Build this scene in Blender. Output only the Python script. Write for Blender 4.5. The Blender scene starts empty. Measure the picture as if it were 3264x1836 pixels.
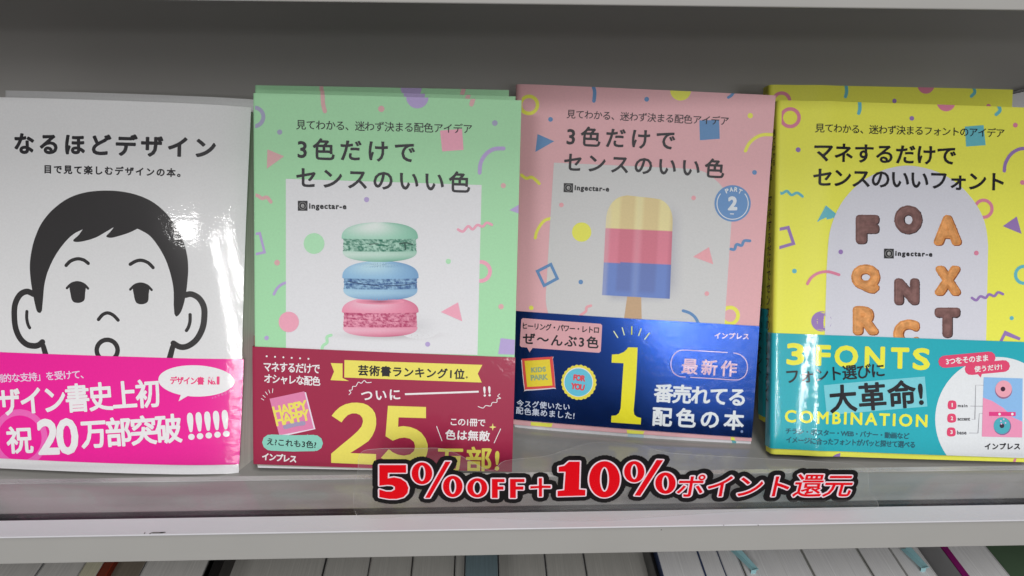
import bpy, math, random
import numpy as np
from mathutils import Matrix, Vector
from mathutils.geometry import tessellate_polygon
random.seed(7); np.random.seed(7)
scene = bpy.context.scene
COL = scene.collection

# ------------------------------------------------------------------ camera
F_PX, IW, IH = 2407.5, 3264.0, 1836.0          # focal length in photograph pixels
CAM = np.array([0.0, 0.0, 0.2845])             # the shelf surface is z = 0
def cam_rot(yaw, pitch, roll):
    y, p, r = np.radians([yaw, pitch, roll])
    f = np.array([np.sin(y)*np.cos(p), np.cos(y)*np.cos(p), -np.sin(p)])
    rt = np.array([np.cos(y), -np.sin(y), 0.0]); dn = np.cross(f, rt)
    c, s = np.cos(r), np.sin(r)
    return np.array([[c, s, 0], [-s, c, 0], [0, 0, 1]]) @ np.array([rt, dn, f])
RC = cam_rot(2.63, 25.28, -0.92)
cd = bpy.data.cameras.new('camera'); cam = bpy.data.objects.new('camera', cd); COL.objects.link(cam)
cd.sensor_width = 36.0; cd.lens = F_PX / IW * 36.0; cd.clip_start = 0.01; cd.clip_end = 50
cam.matrix_world = Matrix(((RC[0][0], -RC[1][0], -RC[2][0], CAM[0]), (RC[0][1], -RC[1][1], -RC[2][1], CAM[1]),
                           (RC[0][2], -RC[1][2], -RC[2][2], CAM[2]), (0, 0, 0, 1)))
scene.camera = cam

# ------------------------------------------------------------------ light
world = bpy.data.worlds.new('World'); scene.world = world; world.use_nodes = True
bg = world.node_tree.nodes['Background']
bg.inputs[0].default_value = (1.0, 0.985, 0.97, 1); bg.inputs[1].default_value = 0.29
def lamp(name, loc, sx, sy, power, rz=0.0, colour=(1, 0.985, 0.97)):
    l = bpy.data.lights.new(name, 'AREA'); l.shape = 'RECTANGLE'; l.size = sx; l.size_y = sy; l.energy = power; l.color = colour
    o = bpy.data.objects.new(name, l); COL.objects.link(o); o.location = loc; o.rotation_euler = (0, 0, rz); return o
lamp('ceiling_lamp', (0.4, -1.1, 2.0), 0.5, 1.8, 36)
lamp('ceiling_lamp', (0.2, -7.6, 2.2), 0.16, 7.0, 330, 0.124)
lamp('ceiling_lamp', (0.95, -5.7, 2.2), 0.10, 4.0, 140, 0.30)
lamp('ceiling_lamp', (-1.5, -3.9, 2.2), 1.1, 0.6, 100)
lamp('ceiling_lamp', (1.5, -11.2, 2.2), 2.2, 2.0, 270)
vs = scene.view_settings; vs.view_transform = 'Standard'; vs.look = 'None'; vs.exposure = -0.26; vs.gamma = 1.0

# ------------------------------------------------------------------ helpers
def ray(x, y): return RC.T @ np.array([(x - IW/2)/F_PX, (y - IH/2)/F_PX, 1.0])
def lin(c): c = c/255.0; return c/12.92 if c <= 0.04045 else ((c + 0.055)/1.055)**2.4
def P(r, g, b, w=203.0): return tuple(min(0.9, lin(v)/lin(w)*0.78) for v in (r, g, b))     # colour read next to white paper
def thing(name, label, cat, matrix=None, group=None):
    o = bpy.data.objects.new(name, None); COL.objects.link(o); o.empty_display_size = 0.02
    if matrix is not None: o.matrix_world = matrix
    o['label'] = label; o['category'] = cat
    if group: o['group'] = group
    return o
def dup(root, matrix, label, group):
    r = root.copy(); COL.objects.link(r); r.matrix_world = matrix; r['label'] = label; r['group'] = group
    for ch in list(root.children):
        c = ch.copy(); COL.objects.link(c); c.parent = r
        for g in list(ch.children):
            d = g.copy(); COL.objects.link(d); d.parent = c
    return r
def link_mesh(name, verts, faces, mat, parent=None, smooth=False, cols=None, normals=None):
    m = bpy.data.meshes.new(name); m.from_pydata([tuple(v) for v in verts], [], faces); m.update()
    o = bpy.data.objects.new(name, m); COL.objects.link(o); m.materials.append(mat)
    if cols is not None:
        a = m.color_attributes.new('Col', 'FLOAT_COLOR', 'POINT')
        arr = np.ones((len(verts), 4), dtype=np.float32); arr[:, :3] = cols; a.data.foreach_set('color', arr.ravel())
    if smooth or normals is not None: m.polygons.foreach_set('use_smooth', [True]*len(m.polygons))
    if normals is not None: m.normals_split_custom_set_from_vertices([tuple(n) for n in normals])
    if parent is not None: o.parent = parent
    return o

# ------------------------------------------------------------------ materials
def nodes(name):
    m = bpy.data.materials.new(name); m.use_nodes = True
    nt = m.node_tree; return m, nt, nt.nodes['Principled BSDF']
def print_mat(name, rough, coat, bump, bscale=60.0):
    """printed paper: the ink colour is carried by the mesh, the film gives the gloss"""
    m, nt, b = nodes(name); N = nt.nodes; L = nt.links
    at = N.new('ShaderNodeAttribute'); at.attribute_name = 'Col'
    tc = N.new('ShaderNodeTexCoord'); n1 = N.new('ShaderNodeTexNoise'); n1.inputs['Scale'].default_value = 900; n1.inputs['Detail'].default_value = 3
    mr = N.new('ShaderNodeMapRange'); mr.inputs[3].default_value = 0.93; mr.inputs[4].default_value = 1.05
    mx = N.new('ShaderNodeMix'); mx.data_type = 'RGBA'; mx.blend_type = 'MULTIPLY'; mx.inputs[0].default_value = 1
    L.new(tc.outputs['Object'], n1.inputs['Vector']); L.new(n1.outputs['Fac'], mr.inputs[0])
    L.new(at.outputs['Color'], mx.inputs[6]); L.new(mr.outputs[0], mx.inputs[7]); L.new(mx.outputs[2], b.inputs['Base Color'])
    n2 = N.new('ShaderNodeTexNoise'); n2.inputs['Scale'].default_value = bscale; n2.inputs['Detail'].default_value = 4; n2.inputs['Roughness'].default_value = 0.6
    bp = N.new('ShaderNodeBump'); bp.inputs['Strength'].default_value = bump; bp.inputs['Distance'].default_value = 0.001
    L.new(tc.outputs['Object'], n2.inputs['Vector']); L.new(n2.outputs['Fac'], bp.inputs['Height'])
    L.new(bp.outputs['Normal'], b.inputs['Coat Normal'])
    if coat <= 0: L.new(bp.outputs['Normal'], b.inputs['Normal'])
    b.inputs['Roughness'].default_value = rough; b.inputs['Coat Weight'].default_value = coat; b.inputs['Coat Roughness'].default_value = 0.04
    b.inputs['Specular IOR Level'].default_value = 0.22
    return m
M_MATTE = print_mat('matte_laminated_print', 0.42, 0.0, 0.05)
M_GLOSS = print_mat('glossy_laminated_print', 0.30, 1.0, 0.13, 240)
M_BAND = print_mat('coated_band_print', 0.34, 0.8, 0.10, 200)
M_STICK = print_mat('sticker_print', 0.5, 0.0, 0.03); M_STICK.node_tree.nodes['Principled BSDF'].inputs['Specular IOR Level'].default_value = 0.08

def biscuit_mat():
    m = M_MATTE.copy(); m.name = 'printed_biscuit'; nt = m.node_tree
    for n in nt.nodes:
        if n.type == 'TEX_NOISE' and n.inputs['Scale'].default_value == 900: n.inputs['Scale'].default_value = 330
        if n.type == 'MAP_RANGE': n.inputs[1].default_value = 0.3; n.inputs[2].default_value = 0.7; n.inputs[3].default_value = 0.72; n.inputs[4].default_value = 1.18
    return m
M_BISC = biscuit_mat()
def plain_mat(name, col, rough=0.5, noise=0.06, scale=40, bump=0.0, stretch=(1, 1, 1), spec=0.4):
    m, nt, b = nodes(name); N = nt.nodes; L = nt.links
    tc = N.new('ShaderNodeTexCoord'); mp = N.new('ShaderNodeMapping'); mp.inputs['Scale'].default_value = stretch
    n = N.new('ShaderNodeTexNoise'); n.inputs['Scale'].default_value = scale; n.inputs['Detail'].default_value = 5
    mr = N.new('ShaderNodeMapRange'); mr.inputs[3].default_value = 1 - noise; mr.inputs[4].default_value = 1 + noise
    mx = N.new('ShaderNodeMix'); mx.data_type = 'RGBA'; mx.blend_type = 'MULTIPLY'; mx.inputs[0].default_value = 1; mx.inputs[6].default_value = (*col, 1)
    L.new(tc.outputs['Object'], mp.inputs[0]); L.new(mp.outputs[0], n.inputs['Vector']); L.new(n.outputs['Fac'], mr.inputs[0])
    L.new(mr.outputs[0], mx.inputs[7]); L.new(mx.outputs[2], b.inputs['Base Color'])
    mr2 = N.new('ShaderNodeMapRange'); mr2.inputs[3].default_value = rough*0.8; mr2.inputs[4].default_value = min(1, rough*1.25)
    L.new(n.outputs['Fac'], mr2.inputs[0]); L.new(mr2.outputs[0], b.inputs['Roughness'])
    if bump:
        bp = N.new('ShaderNodeBump'); bp.inputs['Strength'].default_value = bump; bp.inputs['Distance'].default_value = 0.0005
        L.new(n.outputs['Fac'], bp.inputs['Height']); L.new(bp.outputs['Normal'], b.inputs['Normal'])
    b.inputs['Specular IOR Level'].default_value = spec
    return m
M_SHELF = plain_mat('grey_painted_steel', (0.33, 0.325, 0.31), 0.14, 0.04, 30, 0.05, spec=0.6)
M_FACE = plain_mat('grey_shelf_face_paint', (0.40, 0.395, 0.38), 0.4, 0.04, 30, 0.05)
M_LIP = plain_mat('worn_white_shelf_lip', (0.62, 0.62, 0.66), 0.35, 0.05, 25, 0.05)
M_BACK = plain_mat('grey_back_panel_paint', (0.50, 0.49, 0.475), 0.6, 0.05, 12, 0.05)
M_DARK = plain_mat('dark_rubber', (0.022, 0.022, 0.026), 0.16, 0.3, 300, 0.5)
M_WEAR = plain_mat('scuffed_paint_chip', (0.16, 0.15, 0.15), 0.7, 0.3, 400)
def paper_mat(name, col, axis='Z', freq=900.0):
    """edges of many sheets: fine lines across the block"""
    m, nt, b = nodes(name); N = nt.nodes; L = nt.links
    tc = N.new('ShaderNodeTexCoord'); mp = N.new('ShaderNodeMapping')
    mp.inputs['Scale'].default_value = {'Z': (8, 8, freq), 'X': (freq, 8, 8)}[axis]
    n = N.new('ShaderNodeTexNoise'); n.inputs['Scale'].default_value = 3; n.inputs['Detail'].default_value = 4
    cr = N.new('ShaderNodeValToRGB'); cr.color_ramp.elements[0].position = 0.3; cr.color_ramp.elements[1].position = 0.7
    cr.color_ramp.elements[0].color = tuple(c*0.72 for c in col) + (1,); cr.color_ramp.elements[1].color = tuple(col) + (1,)
    bp = N.new('ShaderNodeBump'); bp.inputs['Strength'].default_value = 0.4; bp.inputs['Distance'].default_value = 0.0003
    L.new(tc.outputs['Object'], mp.inputs[0]); L.new(mp.outputs[0], n.inputs['Vector']); L.new(n.outputs['Fac'], cr.inputs[0])
    L.new(cr.outputs[0], b.inputs['Base Color']); L.new(n.outputs['Fac'], bp.inputs['Height']); L.new(bp.outputs['Normal'], b.inputs['Normal'])
    b.inputs['Roughness'].default_value = 0.85; b.inputs['Specular IOR Level'].default_value = 0.2
    return m
M_PAGES = paper_mat('page_edges', (0.62, 0.60, 0.55))
def clear_mat(name, tint, fac_lo, rough, haze):
    m = bpy.data.materials.new(name); m.use_nodes = True; nt = m.node_tree; N = nt.nodes; L = nt.links
    N.remove(N['Principled BSDF']); out = N['Material Output']
    tr = N.new('ShaderNodeBsdfTransparent'); tr.inputs[0].default_value = (*tint, 1)
    gl = N.new('ShaderNodeBsdfGlossy'); gl.inputs['Roughness'].default_value = rough
    df = N.new('ShaderNodeBsdfDiffuse'); df.inputs[0].default_value = (0.7, 0.7, 0.7, 1)
    fr = N.new('ShaderNodeFresnel'); fr.inputs[0].default_value = 1.45; ge = N.new('ShaderNodeNewGeometry')
    iv = N.new('ShaderNodeMath'); iv.operation = 'SUBTRACT'; iv.inputs[0].default_value = 1.0; L.new(ge.outputs['Backfacing'], iv.inputs[1])
    ad = N.new('ShaderNodeMath'); ad.operation = 'MULTIPLY_ADD'; ad.inputs[2].default_value = fac_lo; L.new(iv.outputs[0], ad.inputs[1])
    m1 = N.new('ShaderNodeMixShader'); m1.inputs[0].default_value = haze
    m2 = N.new('ShaderNodeMixShader')
    tc = N.new('ShaderNodeTexCoord'); mp = N.new('ShaderNodeMapping'); mp.inputs['Scale'].default_value = (9, 9, 60); nz = N.new('ShaderNodeTexNoise'); nz.inputs['Scale'].default_value = 1.5; nz.inputs['Detail'].default_value = 4
    hz = N.new('ShaderNodeMapRange'); hz.inputs[1].default_value = 0.35; hz.inputs[2].default_value = 0.7; hz.inputs[3].default_value = haze*0.3; hz.inputs[4].default_value = haze*2.2
    L.new(tc.outputs['Object'], mp.inputs[0]); L.new(mp.outputs[0], nz.inputs['Vector']); L.new(nz.outputs['Fac'], hz.inputs[0]); L.new(hz.outputs[0], m1.inputs[0])
    L.new(tr.outputs[0], m1.inputs[1]); L.new(df.outputs[0], m1.inputs[2]); L.new(fr.outputs[0], ad.inputs[0]); L.new(ad.outputs[0], m2.inputs[0])
    L.new(m1.outputs[0], m2.inputs[1]); L.new(gl.outputs[0], m2.inputs[2]); L.new(m2.outputs[0], out.inputs['Surface'])
    return m
M_ACRYL = clear_mat('clear_acrylic', (0.96, 0.96, 0.97), 0.02, 0.05, 0.06)
M_ACRYL_EDGE = clear_mat('cut_acrylic_edge', (0.9, 0.9, 0.92), 0.10, 0.25, 0.40)
M_FILM = clear_mat('clear_sticker_film', (0.99, 0.99, 0.98), 0.0, 0.12, 0.05)
M_FILM_EDGE = clear_mat('film_cut_edge', (0.95, 0.95, 0.95), 0.05, 0.2, 0.28)

# ------------------------------------------------------------------ surfaces that carry print
class Surf:
    """a book cover: local frame (a across, b up, n towards the viewer); px() measures a photograph point on it"""
    def __init__(s, BL, x, u, quad, th, bend=None, off=0.0):
        x = np.array(x); x /= np.linalg.norm(x); u = np.array(u); u = u - (u@x)*x; u /= np.linalg.norm(u)
        s.o = np.array(BL); s.x = x; s.u = u; s.n = np.cross(x, u); s.th = th; s.bend = bend; s.off = off
        s.M = Matrix([[x[i], u[i], s.n[i], BL[i]] for i in range(3)] + [[0, 0, 0, 1]])
        s.q = [s.px(*p) for p in quad]                       # TL TR BR BL in (a, b)
        s.mpp = 0.21 / (abs(quad[0][1] - quad[3][1]))
    def px(s, X, Y):
        d = ray(X, Y); t = ((s.o - CAM)@s.n)/(d@s.n); p = CAM + d*t - s.o
        return np.array([p@s.x, p@s.u])
    def z(s, a, b): return s.bend(a, b) if s.bend else 0.0
    def pos(s, a, b, lift=0.0, depth=0.0):
        return (a, b, s.off + lift + s.z(a, b)*max(0.0, 1 - depth/max(s.th, 1e-6)) - depth)
    def nrm(s, a, b):
        e = 5e-4; n = np.array([-(s.z(a+e, b) - s.z(a-e, b))/(2*e), -(s.z(a, b+e) - s.z(a, b-e))/(2*e), 1.0]); return n/np.linalg.norm(n)
class Wall(Surf):
    """vertical plane y = Y: a is world x, b is world z"""
    def __init__(s, Y, mpp):
        s.o = np.array([0, Y, 0.0]); s.x = np.array([1.0, 0, 0]); s.u = np.array([0, 0, 1.0]); s.n = np.array([0, -1.0, 0]); s.th = 0; s.bend = None; s.off = 0; s.mpp = mpp
    def pos(s, a, b, lift=0.0, depth=0.0): return (a, s.o[1] - lift + depth, b)
    def nrm(s, a, b): return np.array([0, -1.0, 0])

GLYPH = {}
def glyphs(txt, sp):
    k = (txt, round(sp, 3))
    if k not in GLYPH:
        c = bpy.data.curves.new('t', 'FONT'); c.body = txt; c.resolution_u = 3; c.fill_mode = 'FRONT'; c.space_character = sp
        o = bpy.data.objects.new('t', c); me = o.to_mesh()
        V = np.array([(v.co.x, v.co.y) for v in me.vertices]); me.calc_loop_triangles()
        T = [tuple(t.vertices) for t in me.loop_triangles]
        cnt = {}
        for t in T:
            for i in range(3):
                e = tuple(sorted((t[i], t[(i+1) % 3]))); cnt[e] = cnt.get(e, 0) + 1
        E = [e for e, n in cnt.items() if n == 1]
        GLYPH[k] = (V, T, E); o.to_mesh_clear(); bpy.data.objects.remove(o); bpy.data.curves.remove(c)
    return GLYPH[k]

class Pr:
    """collects flat printed shapes on a surface; build() links them as one mesh"""
    def __init__(s, surf, layer, clip=None, K=None, base=0.0):
        s.s = surf; s.layer = layer*0.00006 + base; s.v = []; s.c = []; s.clip = clip; s.K = K or (lambda x, y: (x, y))
        s.sub = 0.007 if surf.bend else 9
        s.each = None
    def m(s, p): return s.s.px(*s.K(*p))
    def flush(s):
        if s.each: s.build(*s.each); s.v = []; s.c = []
    def tri(s, pts, col, up=0.0):
        polys = [list(pts)]
        if s.clip is not None:
            poly = list(pts); cl = s.clip
            for i in range(len(cl)):
                A, B = cl[i], cl[(i+1) % len(cl)]; nx, ny = -(B[1]-A[1]), B[0]-A[0]
                out = []
                for j in range(len(poly)):
                    p, q = poly[j], poly[(j+1) % len(poly)]
                    dp = (p[0]-A[0])*nx + (p[1]-A[1])*ny; dq = (q[0]-A[0])*nx + (q[1]-A[1])*ny
                    if dp >= 0: out.append(p)
                    if dp*dq < 0: t = dp/(dp-dq); out.append((p[0]+(q[0]-p[0])*t, p[1]+(q[1]-p[1])*t))
                poly = out
                if len(poly) < 3: return
            polys = [[poly[0], poly[i], poly[i+1]] for i in range(1, len(poly)-1)]
        j = up + random.random()*0.000012
        st = polys
        while st:
            t = st.pop(); 
            L = [math.hypot(t[i][0]-t[(i+1) % 3][0], t[i][1]-t[(i+1) % 3][1]) for i in range(3)]
            k = L.index(max(L))
            if L[k] > s.sub:
                a, b, c = t[k], t[(k+1) % 3], t[(k+2) % 3]; mid = ((a[0]+b[0])/2, (a[1]+b[1])/2)
                st.append([a, mid, c]); st.append([mid, b, c]); continue
            ar = (t[1][0]-t[0][0])*(t[2][1]-t[0][1]) - (t[2][0]-t[0][0])*(t[1][1]-t[0][1])
            if abs(ar) < 1e-12: continue
            if ar < 0: t = [t[0], t[2], t[1]]
            for p in t: s.v.append((p[0], p[1], j)); s.c.append(col)
    def outline(s, V, E, w, col, up=0.0, nseg=8):
        used = set()
        for i, k in E:
            p, q = V[i], V[k]; d = np.array(q) - np.array(p); l = np.hypot(*d)
            if l < 1e-9: continue
            n = np.array([-d[1], d[0]])/l*w
            s.tri([p+n, p-n, q-n], col, up); s.tri([p+n, q-n, q+n], col, up); used.add(i); used.add(k)
        for i in used:
            p = V[i]; ring = [(p[0]+w*math.cos(a), p[1]+w*math.sin(a)) for a in [2*math.pi*k/nseg for k in range(nseg)]]
            for k in range(1, nseg-1): s.tri([ring[0], ring[k], ring[k+1]], col, up)
    def crumbs(s, V, E, w, dw, step, col, up=0.0):
        for i, k in E:
            p, q = np.array(V[i]), np.array(V[k]); n = max(1, int(np.hypot(*(q-p))/step))
            for t in range(n):
                c = p + (q-p)*(t+random.random())/n; r = w + random.uniform(-dw, dw)
                R = [(c[0]+r*math.cos(a), c[1]+r*math.sin(a)) for a in [2*math.pi*j/7 + c[0]*900 for j in range(7)]]
                for j in range(1, 6): s.tri([R[0], R[j], R[j+1]], col, up)
    def shape(s, V, T, E, col, bold=0.0, up=0.0, nseg=8):
        V = [np.array(v) for v in V]
        for t in T: s.tri([V[i] for i in t], col, up)
        if bold > 0: s.outline(V, E, bold, col, up, nseg)
    def poly(s, pts, col, bold=0.0, up=0.0, raw=False):
        V = [s.m(p) for p in pts] if not raw else pts
        T = tessellate_polygon([[Vector((v[0], v[1], 0)) for v in V]])
        k = 0 if raw else np.linalg.norm(s.m((pts[0][0], pts[0][1]+10)) - V[0])/10
        s.shape(V, T, [(i, (i+1) % len(V)) for i in range(len(V))], col, bold*k, up)
        s.flush()
    def text(s, txt, p0, p1, h, col, bold=0.0, up=0.0, sp=None, italic=0.0, nseg=8, crumb=0.0):
        """ink box of txt laid along p0 -> p1 (its centre line), ink height h in photograph pixels of the crop"""
        a, b = s.m(p0), s.m(p1); mid = ((p0[0]+p1[0])/2, (p0[1]+p1[1])/2)
        H = np.linalg.norm(s.m((mid[0], mid[1]-h/2)) - s.m((mid[0], mid[1]+h/2)))
        W = np.linalg.norm(b - a); ex = (b-a)/W; ey = np.array([-ex[1], ex[0]])
        bb = lambda V: (V[:, 0].min(), V[:, 0].max(), V[:, 1].min(), V[:, 1].max())
        V, T, E = glyphs(txt, 1.0); x0, x1, y0, y1 = bb(V)
        bm = bold*H/h
        if sp is None and len(txt) > 1:
            V2, _, _ = glyphs(txt, 2.0); w2 = V2[:, 0].max() - V2[:, 0].min(); w1 = x1 - x0
            need = (W - 2*bm)/(H - 2*bm)*(y1 - y0); sp = 1 + (need - w1)/max(1e-6, w2 - w1); sp = min(2.2, max(0.86, sp))
        V, T, E = glyphs(txt, sp or 1.0); x0, x1, y0, y1 = bb(V)
        sx = (W - 2*bm)/(x1-x0); sy = (H - 2*bm)/(y1-y0)
        c = [a + ex*(bm + (v[0]-x0)*sx + italic*(v[1]-(y0+y1)/2)*sy) + ey*((v[1]-(y0+y1)/2)*sy) for v in V]
        s.shape(c, T, E, col, bm, up, nseg)
        if crumb: s.crumbs(c, E, bm, crumb*H/h, 9*H/h, col, up)
    def disc(s, c, rx, col, ry=None, rot=0.0, n=28, up=0.0, bold=0.0, a0=0, a1=360):
        ry = ry or rx; k = math.radians(rot); pts = []
        for i in range(n):
            t = math.radians(a0 + (a1-a0)*i/(n if a1-a0 == 360 else n-1)); x, y = rx*math.cos(t), ry*math.sin(t)
            pts.append((c[0]+x*math.cos(k)-y*math.sin(k), c[1]+x*math.sin(k)+y*math.cos(k)))
        s.poly(pts, col, bold, up)
    def ring(s, c, rx, w, col, ry=None, a0=0, a1=360, n=36, up=0.0, rot=0):
        ry = ry or rx; pts = []; k = math.radians(rot)
        for i in range(n+1):
            t = math.radians(a0+(a1-a0)*i/n); x, y = (rx-w/2)*math.cos(t), (ry-w/2)*math.sin(t)
            pts.append((c[0]+x*math.cos(k)-y*math.sin(k), c[1]+x*math.sin(k)+y*math.cos(k)))
        s.stroke(pts, w, col, up=up, caps=(a1-a0 < 360), smooth=False)
    def stroke(s, pts, w, col, up=0.0, caps=True, smooth=True):
        """a line of width w (crop pixels) through pts"""
        if smooth and len(pts) > 2:
            q = [pts[0]] + list(pts) + [pts[-1]]; out = []
            for i in range(1, len(q)-2):
                for k in range(5):
                    t = k/5; f = lambda j: 0.5*((2*q[i][j]) + (-q[i-1][j]+q[i+1][j])*t + (2*q[i-1][j]-5*q[i][j]+4*q[i+1][j]-q[i+2][j])*t*t + (-q[i-1][j]+3*q[i][j]-3*q[i+1][j]+q[i+2][j])*t**3)
                    out.append((f(0), f(1)))
            pts = out + [q[-1]]
        A = [s.m(p) for p in pts]; c = pts[len(pts)//2]
        W = np.linalg.norm(s.m((c[0], c[1]-w/2)) - s.m((c[0], c[1]+w/2)))/2
        n = len(A); closed = np.linalg.norm(A[0]-A[-1]) < 1e-7; Ls, Rs = [], []
        for i in range(n):
            if closed: d = A[(i+1) % (n-1)] - A[(i-1) % (n-1)] if i not in (0, n-1) else A[1]-A[-2]
            else: d = A[min(i+1, n-1)] - A[max(i-1, 0)]
            d = d/max(1e-9, np.linalg.norm(d)); nn = np.array([-d[1], d[0]])
            k = 1.0
            if smooth is False and 0 < i < n-1:
                d1 = A[i]-A[i-1]; d1 = d1/max(1e-9, np.linalg.norm(d1)); k = 1/max(0.5, abs(d1@d))
            Ls.append(A[i]+nn*W*k); Rs.append(A[i]-nn*W*k)
        for i in range(n-1):
            s.tri([Ls[i], Rs[i], Rs[i+1]], col, up); s.tri([Ls[i], Rs[i+1], Ls[i+1]], col, up)
        if caps and not closed:
            for p in (A[0], A[-1]):
                R = [(p[0]+W*math.cos(k*math.pi/5), p[1]+W*math.sin(k*math.pi/5)) for k in range(10)]
                for k in range(1, 9): s.tri([R[0], R[k], R[k+1]], col, up)
        s.flush()
    def frame(s, pts, w, col, up=0.0):
        """closed outlined polygon with sharp corners"""
        for i in range(len(pts)):
            p, q = pts[i], pts[(i+1) % len(pts)]; d = np.array(q, float)-np.array(p); d /= np.linalg.norm(d)
            e = s.each; s.each = None; s.stroke([tuple(np.array(p)-d*w/2), tuple(np.array(q)+d*w/2)], w, col, up, caps=False); s.each = e
        s.flush()
    def grid(s, f, nu, nv):
        """f(u, v) -> (x, y), colour: a shaded printed picture"""
        g = [[f(i/nu, j/nv) for i in range(nu+1)] for j in range(nv+1)]
        for j in range(nv):
            for i in range(nu):
                q = [g[j][i], g[j][i+1], g[j+1][i+1], g[j+1][i]]; p = [s.m(k[0]) for k in q]; 
                for t in ((0, 1, 2), (0, 2, 3)):
                    tt = [p[k] for k in t]; cc = [q[k][1] for k in t]
                    ar = (tt[1][0]-tt[0][0])*(tt[2][1]-tt[0][1]) - (tt[2][0]-tt[0][0])*(tt[1][1]-tt[0][1])
                    if abs(ar) < 1e-13: continue
                    if ar < 0: tt = [tt[0], tt[2], tt[1]]; cc = [cc[0], cc[2], cc[1]]
                    for a, b in zip(tt, cc): s.v.append((a[0], a[1], 0.0)); s.c.append(b)
    def build(s, name, mat, parent, label=None):
        if not s.v: return None
        V = [s.s.pos(a, b, s.layer + j) for a, b, j in s.v]
        N = [s.s.nrm(a, b) for a, b, j in s.v] if s.s.bend else None
        o = link_mesh(name, V, [(i, i+1, i+2) for i in range(0, len(V), 3)], mat, parent, cols=np.array(s.c, dtype=np.float32)[:, :3], normals=N)
        if label: o['label'] = label
        return o

def lerp2(q, s, t):     # quad TL TR BR BL, s across, t up
    return (1-t)*((1-s)*q[3] + s*q[2]) + t*((1-s)*q[0] + s*q[1])
def wrap_sheet(name, S, q, col, mat, parent, out, spine=True, back=True, th_extra=0.0, r=0.003, thick=0.0003, spine_side='L', NB=26, fold=0.0):
    """paper wrapped round a book: front, rounded spine, back; a real sheet with thickness"""
    th = S.th + th_extra; pr = []                            # (s across front 0..1, shift in a, depth)
    for i in range(41): pr.append((1 - i/40, 0.0, 0.0))
    if spine:
        for k in range(1, 7):
            t = k/6*math.pi/2; pr.append((0.0, -math.sin(t)*r, (1-math.cos(t))*r))
        for k in range(1, 5): pr.append((0.0, -r, r + (th-2*r)*k/4))
        for k in range(1, 7):
            t = k/6*math.pi/2; pr.append((0.0, -math.cos(t)*r, th - (1-math.sin(t))*r))
        if back:
            for i in range(1, 9): pr.append((i/8, 0.0, th))
    V, N = [], []; nb = NB
    for (s0, da, dep) in pr:
        for j in range(nb+1):
            p = lerp2(q, s0, j/nb); x, y, z = S.pos(p[0]+da, p[1], out, dep)
            if dep > 0: z -= 0; x -= out*(1 if spine else 0)*(da < 0)
            if dep >= th - 1e-9: z -= 2*out
            V.append((x, y, z))
    F = []
    for i in range(len(pr)-1):
        for j in range(nb):
            k = i*(nb+1)+j; F.append((k, k+1, k+nb+2, k+nb+1))
    o = link_mesh(name, V, F, mat, parent, smooth=True, cols=np.tile(np.array(col, dtype=np.float32), (len(V), 1)))
    md = o.modifiers.new('thickness', 'SOLIDIFY'); md.thickness = thick; md.offset = -1.0
    es = o.modifiers.new('crisp_cut_edges', 'EDGE_SPLIT'); es.split_angle = math.radians(50)
    return o
def block(name, S, q, d0, d1, mat, parent, inset=(0.0, 0.0015, 0.002, 0.002), n=12, fan=0.0):
    """page block between depths d0 and d1 behind the cover; inset = left, right, bottom, top; fan = slump of the fore-edge"""
    V = []; l, r, bt, tp = inset
    nd = 6
    for k in range(nd+1):
        dep = d0 + (d1-d0)*k/nd
        for j in range(n+1):
            for i in range(n+1):
                p = lerp2(q, i/n, j/n); a = p[0] + l*(1-i/n) - r*(i/n) + fan*(k/nd)*(i/n)*(1-0.8*j/n); b = p[1] + bt*(1-j/n) - tp*(j/n)
                V.append(S.pos(a, b, 0, dep))
    m = (n+1)**2; F = []; idx = lambda k, j, i: k*m + j*(n+1) + i
    for j in range(n):
        for i in range(n):
            F.append((idx(0, j, i), idx(0, j, i+1), idx(0, j+1, i+1), idx(0, j+1, i))); F.append((idx(nd, j, i), idx(nd, j+1, i), idx(nd, j+1, i+1), idx(nd, j, i+1)))
    for k in range(nd):
        for j in range(n):
            F.append((idx(k, j, n), idx(k+1, j, n), idx(k+1, j+1, n), idx(k, j+1, n))); F.append((idx(k, j, 0), idx(k, j+1, 0), idx(k+1, j+1, 0), idx(k+1, j, 0)))
            F.append((idx(k, n, j), idx(k, n, j+1), idx(k+1, n, j+1), idx(k+1, n, j))); F.append((idx(k, 0, j), idx(k+1, 0, j), idx(k+1, 0, j+1), idx(k, 0, j+1)))
    return link_mesh(name, V, F, mat, parent)
def crop(ox, oy, k): return lambda x, y: (ox + x*k, oy + y*k)
s3 = 3264/2576
def q26(*pts): return [(x*s3, y*s3) for x, y in pts]
def box(name, x0, x1, y0, y1, z0, z1, mat, parent=None, bev=0.0, m=None):
    V = [(x, y, z) for x in (x0, x1) for y in (y0, y1) for z in (z0, z1)]
    F = [(0, 1, 3, 2), (4, 6, 7, 5), (0, 4, 5, 1), (2, 3, 7, 6), (0, 2, 6, 4), (1, 5, 7, 3)]
    o = link_mesh(name, V, F, mat, parent)
    if bev:
        b = o.modifiers.new('bevel', 'BEVEL'); b.width = bev; b.segments = 3
        o.data.polygons.foreach_set('use_smooth', [True]*6)
        wn = o.modifiers.new('wn', 'WEIGHTED_NORMAL'); wn.keep_sharp = False
    return o

# ------------------------------------------------------------------ colours of the inks
WHITE = P(203, 204, 206); INK = (0.018, 0.017, 0.022); INK2 = (0.03, 0.028, 0.035)
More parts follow.
